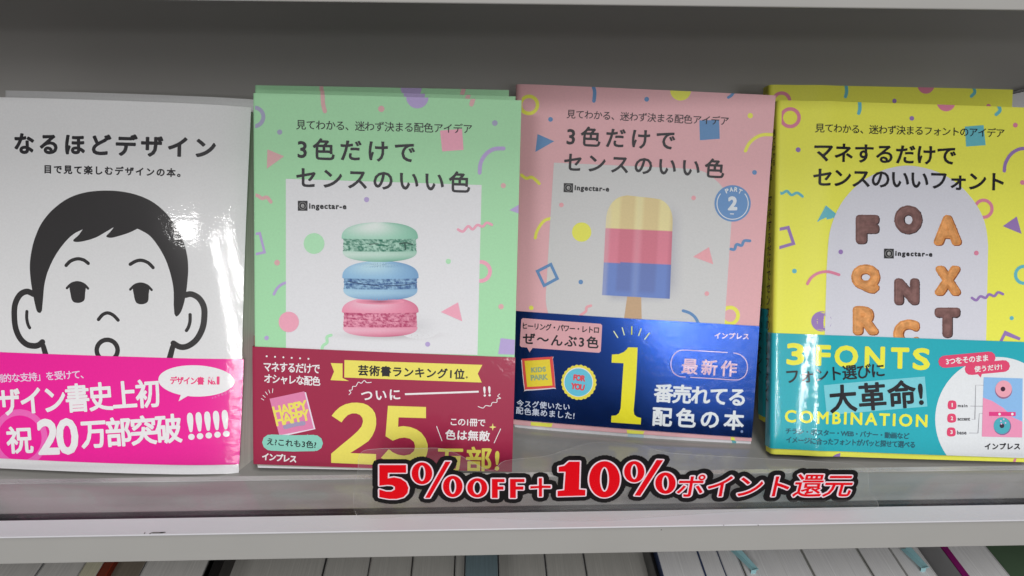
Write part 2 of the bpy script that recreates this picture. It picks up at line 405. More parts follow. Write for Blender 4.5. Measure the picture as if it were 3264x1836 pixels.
# ------------------------------------------------------------------ the shelf unit
shelf = thing('bookshelf', 'grey painted steel bookshelf with white edged shelves behind the face-out books', 'bookshelf', Matrix.Translation((0, 0.5, -0.3)))
def onshelf(o): o.matrix_parent_inverse = Matrix.Translation((0, -0.5, 0.3)); return o
YL, YG = 0.3040, 0.3187
XA, XB = -0.385, 0.85
onshelf(box('shelf_board', XA, XB, YG + 0.0035, 0.521, -0.018, 0.0, M_SHELF, shelf))
onshelf(box('shelf_front_edge', XA, XB, YL + 0.0007, YG - 0.0026, -0.0180, 0.0004, M_FACE, shelf, 0.0006))
lipv = []
onshelf(box('shelf_lip_strip', XA, XB, YL - 0.0003, YG - 0.0027, 0.0004, 0.0014, M_LIP, shelf, 0.0004))
onshelf(box('rubber_seam', XA, XB, YG - 0.0025, YG + 0.0034, -0.012, 0.0004, M_DARK, shelf))
onshelf(box('back_panel', XA - 0.02, XB, 0.521, 0.526, -0.35, 0.62, M_BACK, shelf))
onshelf(box('side_panel', XA - 0.02, XA, 0.305, 0.521, -0.35, 0.62, M_BACK, shelf))
onshelf(box('upper_shelf_board', XA, XB, YG, 0.521, 0.262, 0.282, M_SHELF, shelf))
onshelf(box('upper_shelf_front_edge', XA, XB, YL, YG - 0.0005, 0.2595, 0.2950, M_FACE, shelf, 0.0006))
onshelf(box('lower_shelf_board', XA, XB, YL, 0.521, -0.32, -0.30, M_SHELF, shelf))
# scuffs on the lip
sc = []
for (px, py, L, h) in ((461, 1699, 4, 5), (478, 1701, 5, 3), (500, 1698, 42, 4), (520, 1697, 20, 3), (2307, 1674, 3, 3), (2417, 1674, 3, 3), (2108, 1689, 4, 3)):
    d = ray(px, py); t = (0.0016 - CAM[2])/d[2]; p = CAM + d*t
    n = 9; w, hh = L/2*0.00019, h/2*0.00030
    sc.append([(p[0]+w*math.cos(2*math.pi*k/n)*random.uniform(.7, 1.1), p[1]+hh*math.sin(2*math.pi*k/n)*random.uniform(.6, 1.2), 0.0016) for k in range(n)])
for r_ in sc: onshelf(link_mesh('paint_scuff', r_, [tuple(range(len(r_)))], M_WEAR, shelf))

# clear acrylic guard standing along the shelf front
guard = thing('acrylic_guard', 'clear acrylic strip standing upright along the front edge of the shelf', 'shelf guard', Matrix.Translation((0, YG, 0)))
def onguard(o): o.matrix_parent_inverse = Matrix.Translation((0, -YG, 0)); return o
onguard(box('guard_plate', XA + .003, XB, YG, YG + 0.003, -0.0004, 0.0228, M_ACRYL, guard))
onguard(box('guard_top_edge', XA + .003, XB, YG, YG + 0.003, 0.0230, 0.0236, M_ACRYL_EDGE, guard))

# ------------------------------------------------------------------ book 1: white book with a cartoon face, pink band
KA, KB = crop(0, 260, .6004), crop(0, 1080, .3243)
w1 = 0.1508
def bend1(a, b):
    t = max(0.0, a - 0.112); e = max(0.0, a - 0.133)
    tt = max(0.0, 0.035 - b)
    return 0.0022*math.sin(math.pi*min(1, max(0, a/w1))) - 2.6*t*t + 0.0010*math.exp(-((a-0.114)/0.027)**2-((b-0.137)/0.026)**2) - 3*e*e*(b/0.21) - 0.5*max(0, b-0.15)**2*(a/w1) + 0.0006*math.sin(b*38+a*25)*min(1, a/0.1)
Q1 = q26((-62, 243), (620, 264), (594, 1196), (-62, 1175))
S1 = Surf((-0.2897, 0.3588, 0.003), (0.9981, -0.0593, -0.0164), (0.038, 0.3838, 0.9227), Q1, 0.019, bend1)
face_book = thing('white_face_book', 'glossy white book with a cartoon face of a dark-haired boy above a magenta paper band', 'book', S1.M)
jk = wrap_sheet('dust_jacket', S1, S1.q, WHITE, M_GLOSS, face_book, 0.0, th_extra=0.001, spine_side='L')
block('page_block', S1, S1.q, 0.0006, 0.0185, M_PAGES, face_book, inset=(0.0, 0.001, 0.0006, 0.002), fan=0.0075)
p = Pr(S1, 1, S1.q[::-1], KA)
p.text('なるほどデザイン', (83, 328), (1140, 350), 118, INK, bold=4.6)
p.build('title_lettering', M_GLOSS, jk)
p = Pr(S1, 1, S1.q[::-1], KA)
p.text('目で見て楽しむデザインの本。', (247, 466), (965, 486), 48, INK, bold=1.8)
p.build('subtitle_lettering', M_GLOSS, jk)
def cr(pts, n=6, closed=False):
    q = ([pts[-1]] + pts + [pts[0], pts[1]]) if closed else ([pts[0]] + pts + [pts[-1]]); out = []
    for i in range(1, len(q)-2):
        for k in range(n):
            t = k/n; f = lambda j: 0.5*((2*q[i][j]) + (-q[i-1][j]+q[i+1][j])*t + (2*q[i-1][j]-5*q[i][j]+4*q[i+1][j]-q[i+2][j])*t*t + (-q[i-1][j]+3*q[i][j]-3*q[i+1][j]+q[i+2][j])*t**3)
            out.append((f(0), f(1)))
    if not closed: out.append(q[-1])
    return out
p = Pr(S1, 1, S1.q[::-1], KA)
HAIR = (0.028, 0.026, 0.028)
hair = cr([(222, 1228), (203, 1215), (185, 1140), (170, 1050), (166, 970), (176, 895), (196, 825), (232, 750), (290, 682), (370, 624), (460, 592), (560, 581), (660, 586), (750, 607), (830, 645), (900, 706), (950, 778), (985, 850), (1003, 920), (1008, 990), (1003, 1060), (995, 1120), (982, 1180), (965, 1225), (944, 1246), (933, 1232)]) \
    + cr([(930, 1185), (930, 1100), (916, 1020), (890, 940), (850, 868), (805, 815), (745, 782)]) + cr([(745, 782), (700, 803), (640, 822), (600, 830), (578, 822), (598, 800), (618, 775)]) \
    + cr([(612, 777), (570, 802), (520, 829), (460, 847), (415, 852), (401, 842), (430, 815), (452, 785)]) + cr([(448, 787), (400, 812), (350, 860), (300, 930), (262, 1010), (244, 1080), (237, 1150), (231, 1215)])
p.poly(hair, HAIR)
p.stroke([(186, 1128), (150, 1114), (112, 1132), (86, 1182), (82, 1245), (90, 1310), (114, 1362), (150, 1394), (190, 1402), (216, 1396), (234, 1381)], 31, HAIR)
p.poly([(222, 1392), (240, 1372), (252, 1400), (285, 1500), (250, 1500)], HAIR)
p.stroke([(990, 1133), (1022, 1128), (1060, 1150), (1084, 1195), (1086, 1250), (1076, 1310), (1046, 1368), (1003, 1402), (962, 1408), (926, 1388)], 31, HAIR)
p.poly([(938, 1400), (922, 1376), (908, 1405), (880, 1500), (914, 1500)], HAIR)
p.stroke([(150, 1220), (149, 1255), (156, 1288), (165, 1306)], 17, HAIR); p.stroke([(1014, 1236), (1013, 1272), (1005, 1302), (994, 1321)], 17, HAIR)
p.stroke([(361, 976), (385, 953), (421, 941), (455, 947), (480, 965)], 18, HAIR); p.stroke([(704, 970), (735, 953), (766, 949), (800, 962), (825, 987)], 18, HAIR)
for ex, ey in ((422, 1066), (759, 1073)):
    p.stroke([(ex-57, ey+30), (ex-32, ey+7), (ex, ey-1), (ex+33, ey+9), (ex+56, ey+32)], 13, HAIR)
    p.poly(cr([(ex-38, ey+5), (ex+38, ey+5), (ex+40, ey+60), (ex+34, ey+95), (ex+5, ey+108), (ex-25, ey+100), (ex-37, ey+65)], closed=True), HAIR)
p.stroke([(532, 1262), (555, 1236), (583, 1227), (612, 1240), (636, 1265)], 18, HAIR)
p.ring((578, 1424), 67, 24, HAIR)
p.build('face_drawing', M_GLOSS, jk)
QB1 = [KB(*c) for c in ((-242, 120), (2372, 208), (2327, 1252), (-242, 1160))]
qb = [S1.px(*c) for c in QB1]
qb[0][0] = S1.q[0][0]; qb[3][0] = S1.q[3][0]
MAG = P(226, 20, 140)
bd = wrap_sheet('paper_band', S1, qb, MAG, M_GLOSS, face_book, 0.0004, NB=14, back=False)
bc = qb[::-1]
p = Pr(S1, 1, bc, KB, 0.0004)
p.ring((213, 968), 282, 60, P(236, 92, 170))
p.build('ring_print', M_GLOSS, bd)
LW = P(214, 214, 220)
p = Pr(S1, 3, bc, KB, 0.0004)
p.text('圧倒的な支持」を受けて、', (-125, 393), (845, 340), 88, P(240, 190, 220), bold=1.6)
p.text('デザイン書史上初', (-232, 632), (1582, 522), 285, LW, bold=7)
p.text('祝', (80, 992), (350, 980), 268, LW, bold=7); p.text('20', (392, 958), (800, 944), 358, LW, bold=13)
p.text('万部突破', (822, 925), (1797, 868), 290, LW, bold=8); p.text('!!!!!', (1850, 858), (2233, 838), 268, LW, bold=9)
p.text('※大手書店調べ', (2078, 585), (2278, 512), 24, P(240, 130, 190))
p.build('band_lettering', M_GLOSS, bd)
p = Pr(S1, 3, bc, KB, 0.0004)
p.disc((1928, 412), 358, LW, 154, rot=3, n=48); p.poly([(1790, 540), (1765, 610), (1850, 560), (1840, 545)], LW)
p.build('speech_bubble', M_GLOSS, bd)
p = Pr(S1, 5, bc, KB, 0.0004)
p.text('デザイン書', (1685, 403), (2008, 412), 80, P(222, 60, 120), bold=2.5); p.text('No.', (2042, 425), (2116, 427), 50, P(222, 60, 120), bold=2.5)
p.text('1', (2124, 412), (2150, 413), 80, P(222, 60, 120), bold=5, sp=1); p.text('売上', (2045, 384), (2095, 386), 22, P(222, 60, 120))
p.build('bubble_lettering', M_GLOSS, bd)

def frame_of(TL, BL_, BR, h=None):
    """book frame whose corners appear at photograph points: BL on the shelf at height z"""
    pass
def shifted(M, dx, dy, dz, rot=0.0):
    return Matrix.Translation((dx, dy, dz)) @ M @ Matrix.Rotation(rot, 4, 'Z')
def copy_book(src, S, da, dy, label, group, dz=0.0, rz=0.0, yaw=0.0):
    """the next copy in the row behind: same book a little further back on the same shelf"""
    T0 = Matrix.Translation(Vector(S.o)); return dup(src, Matrix.Translation((da, dy, dz)) @ T0 @ Matrix.Rotation(yaw, 4, 'Z') @ T0.inverted() @ S.M @ Matrix.Rotation(rz, 4, 'Z'), label, group)
copy_book(face_book, S1, 0.0045, 0.0235, 'second white face book hidden behind the front one, only its top edge showing', 'white face books', -0.001, 0.0)
face_book['group'] = 'white face books'

# ------------------------------------------------------------------ shared print of the two colour books and the font book
def logo(S, K, sq, t0, t1, h, layer, parent, mat, clip):
    p = Pr(S, layer, clip, K); p.poly(sq, (0.03, 0.03, 0.035)); p.build('publisher_mark', mat, parent)
    c = np.mean(sq, 0); r = (sq[1][0]-sq[0][0])/2
    p = Pr(S, layer+1, clip, K); p.ring(tuple(c), r*0.80, r*0.12, P(125, 125, 125))
    p.text('e', (c[0]-r*0.33, c[1]), (c[0]+r*0.33, c[1]), r*0.75, P(170, 170, 170), bold=1.0)
    p.text('ingectar-e', t0, t1, h, (0.03, 0.03, 0.035), bold=3); p.build('publisher_name', mat, parent)

# ------------------------------------------------------------------ book 2: green, macarons
G1, G2, G3 = crop(780, 260, .3726), crop(780, 680, .3571), crop(780, 1080, .3866)
def bend2(a, b): return 0.0008*math.sin(math.pi*a/0.146) + 0.0004*math.sin(b*25)*a/0.146
QG = [G1(88, 98), G1(2368, 160), G3(2200, 1092), G3(100, 1034)]
S2 = Surf((-0.1279, 0.3524, 0.0028), (0.9995, -0.0291, -0.0153), (0.0242, 0.3391, 0.9404), QG, 0.0105, bend2)
GRN, LIL, PNK, PAN = P(152, 203, 160), P(166, 150, 196), P(222, 152, 172), P(205, 206, 210)
LIL2, PNK2 = P(150, 150, 178), P(200, 158, 160)
green = thing('green_macaron_book', 'mint green book with a stack of three macarons on the cover and a crimson band', 'book', S2.M, 'green macaron books')
jk = wrap_sheet('dust_jacket', S2, S2.q, GRN, M_MATTE, green, 0.0, r=0.0012)
block('page_block', S2, S2.q, 0.0006, 0.0100, M_PAGES, green, inset=(0.0, 0.001, -0.001, 0.002))
cl = S2.q[::-1]
iq = [S2.px(*c) for c in (G3(104, 1000), G3(2200, 1040), G3(2199, 1098), G3(106, 1066))]
wrap_sheet('inner_cover', S2, iq, P(205, 205, 208), M_MATTE, green, -0.0007, r=0.0012, NB=3, back=False)
p = Pr(S2, 1, cl, G1); p.each = ('confetti_shape', M_MATTE, jk)
p.ring((80, 302), 97, 34, LIL2); p.disc((300, 433), 22, LIL2); p.poly([(195, 580), (338, 640), (190, 745)], PNK2); p.stroke([(668, 90), (672, 190), (688, 255)], 36, PNK2)
p.disc((1170, 235), 27, PNK2); p.disc((1478, 136), 95, LIL); p.stroke([(1955, 145), (1940, 195)], 40, PNK2); p.disc((2140, 355), 24, LIL2)
p.poly([(1672, 420), (1860, 405), (1872, 585), (1690, 598)], PNK); p.stroke([(2010, 780), (2018, 700), (2060, 625), (2130, 578), (2215, 572)], 34, LIL)
p.disc((2212, 890), 22, PNK2); p.stroke([(80, 970), (115, 978), (150, 1000), (190, 990), (225, 1030)], 30, PNK2); p.poly([(2265, 1100), (2350, 1050), (2350, 1130)], LIL)
p.K = G2
p.frame([(60, 188), (135, 178), (178, 348), (60, 372)], 22, LIL); p.disc((290, 440), 25, PNK2); p.stroke([(262, 722), (290, 670), (330, 635), (375, 616)], 24, LIL)
p.disc((196, 1112), 20, LIL); p.ring((2105, 518), 102, 34, PNK); p.disc((2288, 832), 24, PNK2); p.poly([(2285, 1112), (2412, 1128), (2408, 1260), (2262, 1255)], LIL)

p = Pr(S2, 2, cl); PQ = [G1(353, 832), G1(2027, 885), G2(2078, 1262), G2(370, 1212)]
p.poly(PQ, PAN); p.build('white_panel', M_MATTE, jk)
p = Pr(S2, 5, cl, G1); p.each = ('confetti_shape', M_MATTE, jk)
p.disc((1045, 1010), 22, LIL); p.stroke([(1825, 1265), (1868, 1282), (1912, 1237), (1950, 1264), (1990, 1227), (2035, 1240), (2070, 1208), (2115, 1225)], 22, PNK); p.disc((596, 1385), 89, P(160, 208, 170))
p.K = G2; p.disc((396, 968), 91, PNK); p.stroke([(775, 1085), (737, 1102), (738, 1150), (700, 1182), (692, 1230)], 26, P(160, 208, 170)); p.disc((1818, 428), 23, P(160, 208, 170))
p.poly([(1905, 793), (1752, 878), (1943, 962)], PNK); p.disc((1635, 1165), 22, LIL)

p = Pr(S2, 5, cl, G1); p.text('見てわかる、迷わず決まる配色アイデア', (443, 368), (1945, 405), 84, INK2, bold=0.5); p.build('subtitle_lettering', M_MATTE, jk)
p = Pr(S2, 5, cl, G1); p.text('3色だけで', (455, 572), (1458, 604), 186, INK2, bold=4); p.text('センスのいい色', (443, 818), (1930, 862), 182, INK2, bold=4); p.build('title_lettering', M_MATTE, jk)
logo(S2, G1, [(457, 1020), (540, 1020), (540, 1105), (457, 1105)], (553, 1072), (873, 1077), 62, 5, jk, M_MATTE, cl)
# printed photograph of the macarons
def mixc(a, b, t): t = min(1, max(0, t)); return tuple(x+(y-x)*t for x, y in zip(a, b))
def vnoise(x, y, s=0):
    def h(i, j): return (math.sin(i*127.1+j*311.7+s*74.7)*43758.5453) % 1.0
    i, j = math.floor(x), math.floor(y); u, v = x-i, y-j; u = u*u*(3-2*u); v = v*v*(3-2*v)
    return (h(i, j)*(1-u)+h(i+1, j)*u)*(1-v)+(h(i, j+1)*(1-u)+h(i+1, j+1)*u)*v
def soft(p, c, rx, ry, col, ground, strength, n=16):
    """a soft printed spot fading into the panel colour"""
    def f(u, v):
        x, y = (u*2-1), (v*2-1); r = max(abs(x), abs(y)); k = 1.0
        l = math.hypot(x, y); 
        if l > 1e-6: x, y = x/l*r, y/l*r
        return (c[0]+x*rx, c[1]+y*ry), mixc(ground, col, strength*(1-r)**1.3)
    p.grid(f, n, n)
p = Pr(S2, 3, cl, G2); soft(p, (1290, 1085), 560, 62, P(150, 140, 145), PAN, 0.75, 22); soft(p, (1560, 1000), 200, 120, P(170, 170, 175), PAN, 0.4, 14); p.build('printed_shadow', M_MATTE, jk)
def macaron(p, cx, hw, yt, f0, f1, yb, hi, base, dark, speck, seed, tilt):
    def shell(u, v):                       # whole silhouette, v from top to bottom
        v = 0.5 - 0.5*math.cos(math.pi*v); y = yt + (yb-yt)*v; s_ = 2*u-1
        if y < f0: w = hw*max(0.0, 1-((f0-y)/(f0-yt))**2.7)**0.45
        elif y > f1: w = hw*0.97*max(0.0, 1-((y-f1)/(yb-f1))**2.8)**0.48
        else: w = hw*(0.955 + 0.03*(vnoise(y/6, 3, seed)-0.5))
        x = cx + s_*w; yy = y + (6*(1-s_*s_) if f0-8 <= y <= f1+8 else 0)
        mid = f0 <= y <= f1
        if mid:
            n = vnoise(x/17+seed*7, y/12, seed)*0.6 + vnoise(x/5, y/5, seed+3)*0.4
            e = min(y-f0, f1-y)/max(1, (f1-f0)/2); n -= 0.18*(1-e)
            if abs(y-(f0+f1)/2 - tilt*s_) < 5 and vnoise(x/60, 2, seed) > 0.35: n -= 0.35
            c = mixc(speck, mixc(base, hi, 0.35), (n-0.16)*2.0); c = mixc(c, dark, 0.35*max(0, s_)**2)
        else:
            if y < f0:
                t = (y-yt)/(f0-yt); l = math.exp(-((s_+0.25)**2/0.5 + (t-0.25)**2/0.35)); c = mixc(base, hi, 0.12 + 0.75*l); c = mixc(c, dark, 0.45*max(0, s_-0.1)**1.5 + 0.2*max(0, abs(s_)-0.8))
            else:
                t = (y-f1)/(yb-f1); c = mixc(base, hi, 0.55*(1-abs(t-0.35))-0.1*s_); c = mixc(c, dark, 0.55*t**3 + 0.25*max(0, s_))
        return (x, yy), c
    p.grid(shell, 84, 64)
p = Pr(S2, 4, cl, G2)
macaron(p, 1212, 342, 745, 885, 1012, 1100, P(236, 186, 200), P(214, 120, 150), P(160, 66, 96), P(160, 45, 90), 5, 18)
p.build('macaron_picture', M_MATTE, jk); p = Pr(S2, 5, cl, G2)
soft(p, (1212, 786), 215, 26, P(120, 50, 75), P(222, 138, 162), 0.8)
macaron(p, 1214, 340, 425, 575, 672, 776, P(176, 206, 226), P(114, 160, 200), P(66, 100, 148), P(45, 80, 130), 2, -8)
soft(p, (1214, 462), 205, 24, P(55, 80, 105), P(122, 165, 200), 0.85)
p.build('macaron_picture', M_MATTE, jk); p = Pr(S2, 6, cl, G2)
macaron(p, 1208, 340, 80, 222, 333, 432, P(212, 224, 216), P(122, 186, 160), P(70, 130, 110), P(25, 100, 80), 1, 6)
p.stroke([(1115, 280), (1150, 272), (1195, 272)], 7, P(50, 70, 65), up=0.00002); p.stroke([(1385, 272), (1440, 262), (1500, 278)], 12, P(40, 75, 65), up=0.00002); p.stroke([(1432, 270), (1438, 318)], 16, P(40, 80, 70), up=0.00002)
p.stroke([(925, 605), (1060, 630), (1200, 645)], 7, P(35, 60, 100), up=0.00002); p.stroke([(1250, 645), (1400, 640), (1520, 625)], 7, P(35, 60, 100), up=0.00002)
p.build('macaron_picture', M_MATTE, jk)
# crimson band
qb = [S2.px(*G3(*c)) for c in ((92, 62), (2231, 150), (2203, 1093), (93, 1030))]
qb[3] = np.array([S2.q[3][0], qb[3][1]])
CRI = P(146, 34, 66)
bd = wrap_sheet('paper_band', S2, qb, CRI, M_BAND, green, 0.0009, r=0.0012, NB=14, back=False)
bc = qb[::-1]
W2, YEL, TEA = P(222, 214, 222), P(222, 206, 92), P(128, 190, 176)
p = Pr(S2, 1, bc, G3, 0.0009)
p.poly([(828, 170), (1960, 210), (1922, 282), (1955, 355), (826, 313)], YEL); p.poly([(715, 195), (812, 198), (812, 318), (865, 342), (713, 335), (742, 265)], YEL); p.build('ribbon_print', M_BAND, bd)
p = Pr(S2, 1, bc, G3, 0.0009)
p.poly([(722, 628), (752, 590), (790, 556), (835, 533), (885, 521), (930, 519), (980, 525), (1020, 541), (1055, 570), (1078, 605), (1088, 650), (1088, 700), (1078, 745), (1055, 795), (1025, 835), (960, 880), (875, 934), (1087, 942), (1087, 1030), (718, 1015), (718, 940), (800, 870), (880, 805), (935, 755), (968, 715), (980, 675), (975, 645), (955, 620), (925, 608), (890, 608), (855, 622), (828, 648), (803, 682)], YEL)
p.poly([(1185, 545), (1497, 555), (1497, 647), (1272, 640), (1268, 718), (1310, 712), (1370, 720), (1420, 740), (1460, 768), (1492, 812), (1510, 860), (1512, 905), (1503, 950), (1480, 990), (1440, 1025), (1380, 1045), (1310, 1048), (1240, 1035), (1180, 1008), (1128, 972), (1192, 902), (1225, 928), (1265, 946), (1315, 955), (1365, 945), (1398, 918), (1408, 880), (1398, 842), (1365, 815), (1320, 806), (1275, 812), (1225, 832), (1165, 795)], YEL)
p.text('万部!', (1588, 985), (2100, 992), 212, YEL, bold=5); p.build('number_lettering', M_BAND, bd)
p = Pr(S2, 1, bc, G3, 0.0009)
for k in range(6): p.disc((186 + k*69, 141 + k*4), 8, W2, n=10)
p.text('マネするだけで', (160, 226), (625, 243), 80, W2, bold=1.8); p.text('オシャレな配色', (165, 322), (630, 345), 80, W2, bold=1.8)
p.text('ついに', (965, 462), (1285, 452), 86, W2, bold=2.4); p.stroke([(1325, 450), (1930, 430)], 15, W2, caps=False); p.text('!!', (1968, 430), (2028, 427), 84, W2, bold=3)
p.text('この1冊で', (1700, 678), (1985, 688), 62, W2, bold=1.4); p.text('色は無敵', (1655, 782), (2022, 797), 86, W2, bold=2.2); p.text('インプレス', (148, 963), (432, 985), 62, W2, bold=2.6)
for L in ([(1584, 714), (1628, 833)], [(2110, 737), (2057, 852)]): p.stroke(L, 6, W2)
for L in ([(142, 489), (162, 501)], [(155, 462), (174, 478)], [(176, 434), (192, 457)], [(203, 418), (212, 444)], [(237, 408), (233, 440)]): p.stroke(L, 5, W2)
p.stroke([(865, 455), (880, 436), (866, 420), (890, 414), (896, 387), (922, 384), (942, 352), (966, 360), (990, 338), (1012, 355), (1048, 352)], 6, W2)
p.stroke([(1925, 552), (1965, 565), (1988, 545), (2028, 548), (2042, 520), (2078, 518), (2082, 490), (2110, 485), (2086, 468), (2103, 450)], 6, W2)
p.poly([(2045, 690), (2051, 715), (2075, 722), (2051, 730), (2045, 752), (2039, 730), (2015, 722), (2039, 715)], P(240, 210, 120))
p.build('band_lettering', M_BAND, bd)
p = Pr(S2, 3, bc, G3, 0.0009); p.text('芸術書ランキング1位', (940, 253), (1815, 287), 88, INK, bold=2.6); p.disc((1832, 312), 9, P(120, 110, 60), n=8); p.build('ribbon_lettering', M_BAND, bd)
p = Pr(S2, 1, bc, G3, 0.0009); p.poly([(225, 495), (510, 435), (588, 738), (303, 803)], P(215, 200, 215)); p.build('card_back', M_BAND, bd)
p = Pr(S2, 2, bc, G3, 0.0009); p.poly([(210, 490), (497, 428), (574, 733), (290, 790)], P(205, 120, 160)); p.build('pink_card', M_BAND, bd)
p = Pr(S2, 3, bc, G3, 0.0009); p.stroke([(340, 722), (420, 700), (490, 690)], 36, P(150, 140, 170)); p.text('HAPPY', (240, 598), (522, 540), 88, YEL, bold=4); p.text('HAPPY', (258, 672), (540, 618), 92, YEL, bold=4); p.build('card_lettering', M_BAND, bd)
p = Pr(S2, 3, bc, G3, 0.0009)
p.stroke([(218, 850), (400, 856), (582, 852)], 134, TEA, smooth=False); p.poly([(520, 778), (540, 800), (566, 812), (525, 822)], TEA); p.build('speech_bubble', M_BAND, bd)
p = Pr(S2, 5, bc, G3, 0.0009); p.text('え?これも3色?', (190, 840), (596, 866), 60, INK, bold=1.2); p.build('bubble_lettering', M_BAND, bd)
# copies behind
copy_book(green, S2, -0.0027, 0.0135, 'second mint green book in the stack, a thin strip showing above the front copy', 'green macaron books', -0.0005)
copy_book(green, S2, -0.0026, 0.0255, 'third mint green book, rearmost and tilted, its top left corner highest in the stack', 'green macaron books', -0.0005, 0.0, 0.045)
# ------------------------------------------------------------------ book 3: pink, ice lolly
P1, P2, P3 = crop(1640, 240, .3588), crop(1640, 560, .3451), crop(1630, 960, .3381)
def bend3(a, b): return 0.0012*math.sin(math.pi*a/0.147) - 0.9*max(0, 0.014-a)**2*4 + 0.0008*math.sin(b*22 + a*18)*a/0.147
QP = [P1(66, 76), P1(2318, 180), P3(2262, 1320), P3(38, 1166)]
S3_ = Surf((0.0208, 0.3953, 0.0034), (0.9917, -0.1282, 0.0084), (0.0334, 0.3203, 0.9467), QP, 0.0125, bend3)
ROS, BLU, YLW, GRY = P(204, 158, 164, 196), P(88, 128, 172, 196), P(218, 220, 84, 196), P(186, 187, 188, 196)
PK3 = P(214, 150, 158, 196)
pink = thing('pink_lolly_book', 'pink book with a striped ice lolly and a round blue badge above a navy band', 'book', S3_.M)
jk = wrap_sheet('dust_jacket', S3_, S3_.q, ROS, M_MATTE, pink, 0.0, r=0.004)
block('page_block', S3_, S3_.q, 0.0009, 0.0120, M_PAGES, pink, inset=(0.0, 0.001, 0.001, 0.002))
iq = [S3_.px(*c) for c in (P3(38, 1100), P3(2262, 1255), P3(2258, 1366), P3(35, 1206))]
ic = wrap_sheet('inner_cover', S3_, iq, P(205, 205, 210), M_MATTE, pink, -0.0007, r=0.002, NB=4, back=False)
p = Pr(S3_, 1, None, P3, -0.0007); p.poly([(1105, 1244), (1245, 1254), (1250, 1290), (1090, 1282)], P(170, 195, 205)); p.poly([(2070, 1300), (2120, 1322), (2118, 1360), (2085, 1340)], P(90, 160, 170)); p.build('faint_shapes', M_MATTE, ic)
cl = S3_.q[::-1]
p = Pr(S3_, 1, cl, P1); p.each = ('confetti_shape', M_MATTE, jk)
p.ring((128, 262), 92, 32, YLW); p.disc((320, 392), 21, BLU); p.poly([(205, 522), (352, 587), (185, 682)], BLU); p.stroke([(694, 80), (712, 150), (705, 230)], 32, BLU)
p.disc((1173, 215), 21, BLU); p.disc((1473, 134), 93, YLW); p.stroke([(1945, 150), (1925, 180), (1898, 198)], 26, BLU); p.disc((2092, 360), 24, YLW)
p.poly([(1640, 402), (1815, 398), (1822, 565), (1645, 578)], BLU); p.stroke([(2050, 672), (2080, 610), (2130, 562), (2200, 530), (2300, 528)], 30, YLW); p.disc((2132, 863), 21, BLU)
p.stroke([(60, 885), (105, 915), (150, 905), (190, 932), (220, 962)], 28, YLW)
p.K = P2
p.stroke([(192, 575), (205, 520), (240, 455), (285, 410), (335, 395)], 28, YLW); p.disc((155, 1220), 21, YLW); p.ring((1990, 1292), 92, 34, YLW)
p.K = P3
p.poly([(185, 1137), (390, 1150), (378, 1185), (183, 1170)], YLW); p.poly([(1085, 1205), (1253, 1218), (1240, 1247), (1090, 1240)], YLW); p.poly([(2065, 1275), (2100, 1280), (2110, 1320), (2070, 1316)], YLW)

p = Pr(S3_, 2, cl)
pan = [P1(350, 776)] + [P1(*c) for c in cr([(1555, 830), (1620, 840), (1700, 866), (1780, 925), (1840, 985), (1885, 1060), (1905, 1150), (1925, 1300)])] + [P2(2004, 425), P2(1940, 1375), P2(312, 1275)] + [P2(*c) for c in cr([(312, 1275), (292, 1180), (290, 1090), (298, 960)])] + [P2(330, 420)]
p.poly(pan, GRY); p.build('grey_panel', M_MATTE, jk)
p = Pr(S3_, 5, cl, P2); p.each = ('confetti_shape', M_MATTE, jk)
p.disc((433, 270), 21, PK3); p.disc((1653, 205), 21, PK3); p.disc((620, 520), 89, YLW); p.frame([(212, 882), (336, 818), (396, 948), (274, 1014)], 27, BLU); p.disc((612, 980), 21, BLU)
p.poly([(1795, 660), (1648, 748), (1835, 818)], PK3); p.stroke([(1998, 678), (2032, 680), (2052, 634), (2098, 645), (2122, 602), (2175, 602)], 26, BLU); p.disc((1775, 1088), 21, PK3)
p.stroke([(705, 1198), (667, 1212), (658, 1250), (608, 1285)], 24, PK3); p.stroke([(1555, 1245), (1620, 1268), (1670, 1312), (1702, 1375)], 27, BLU)

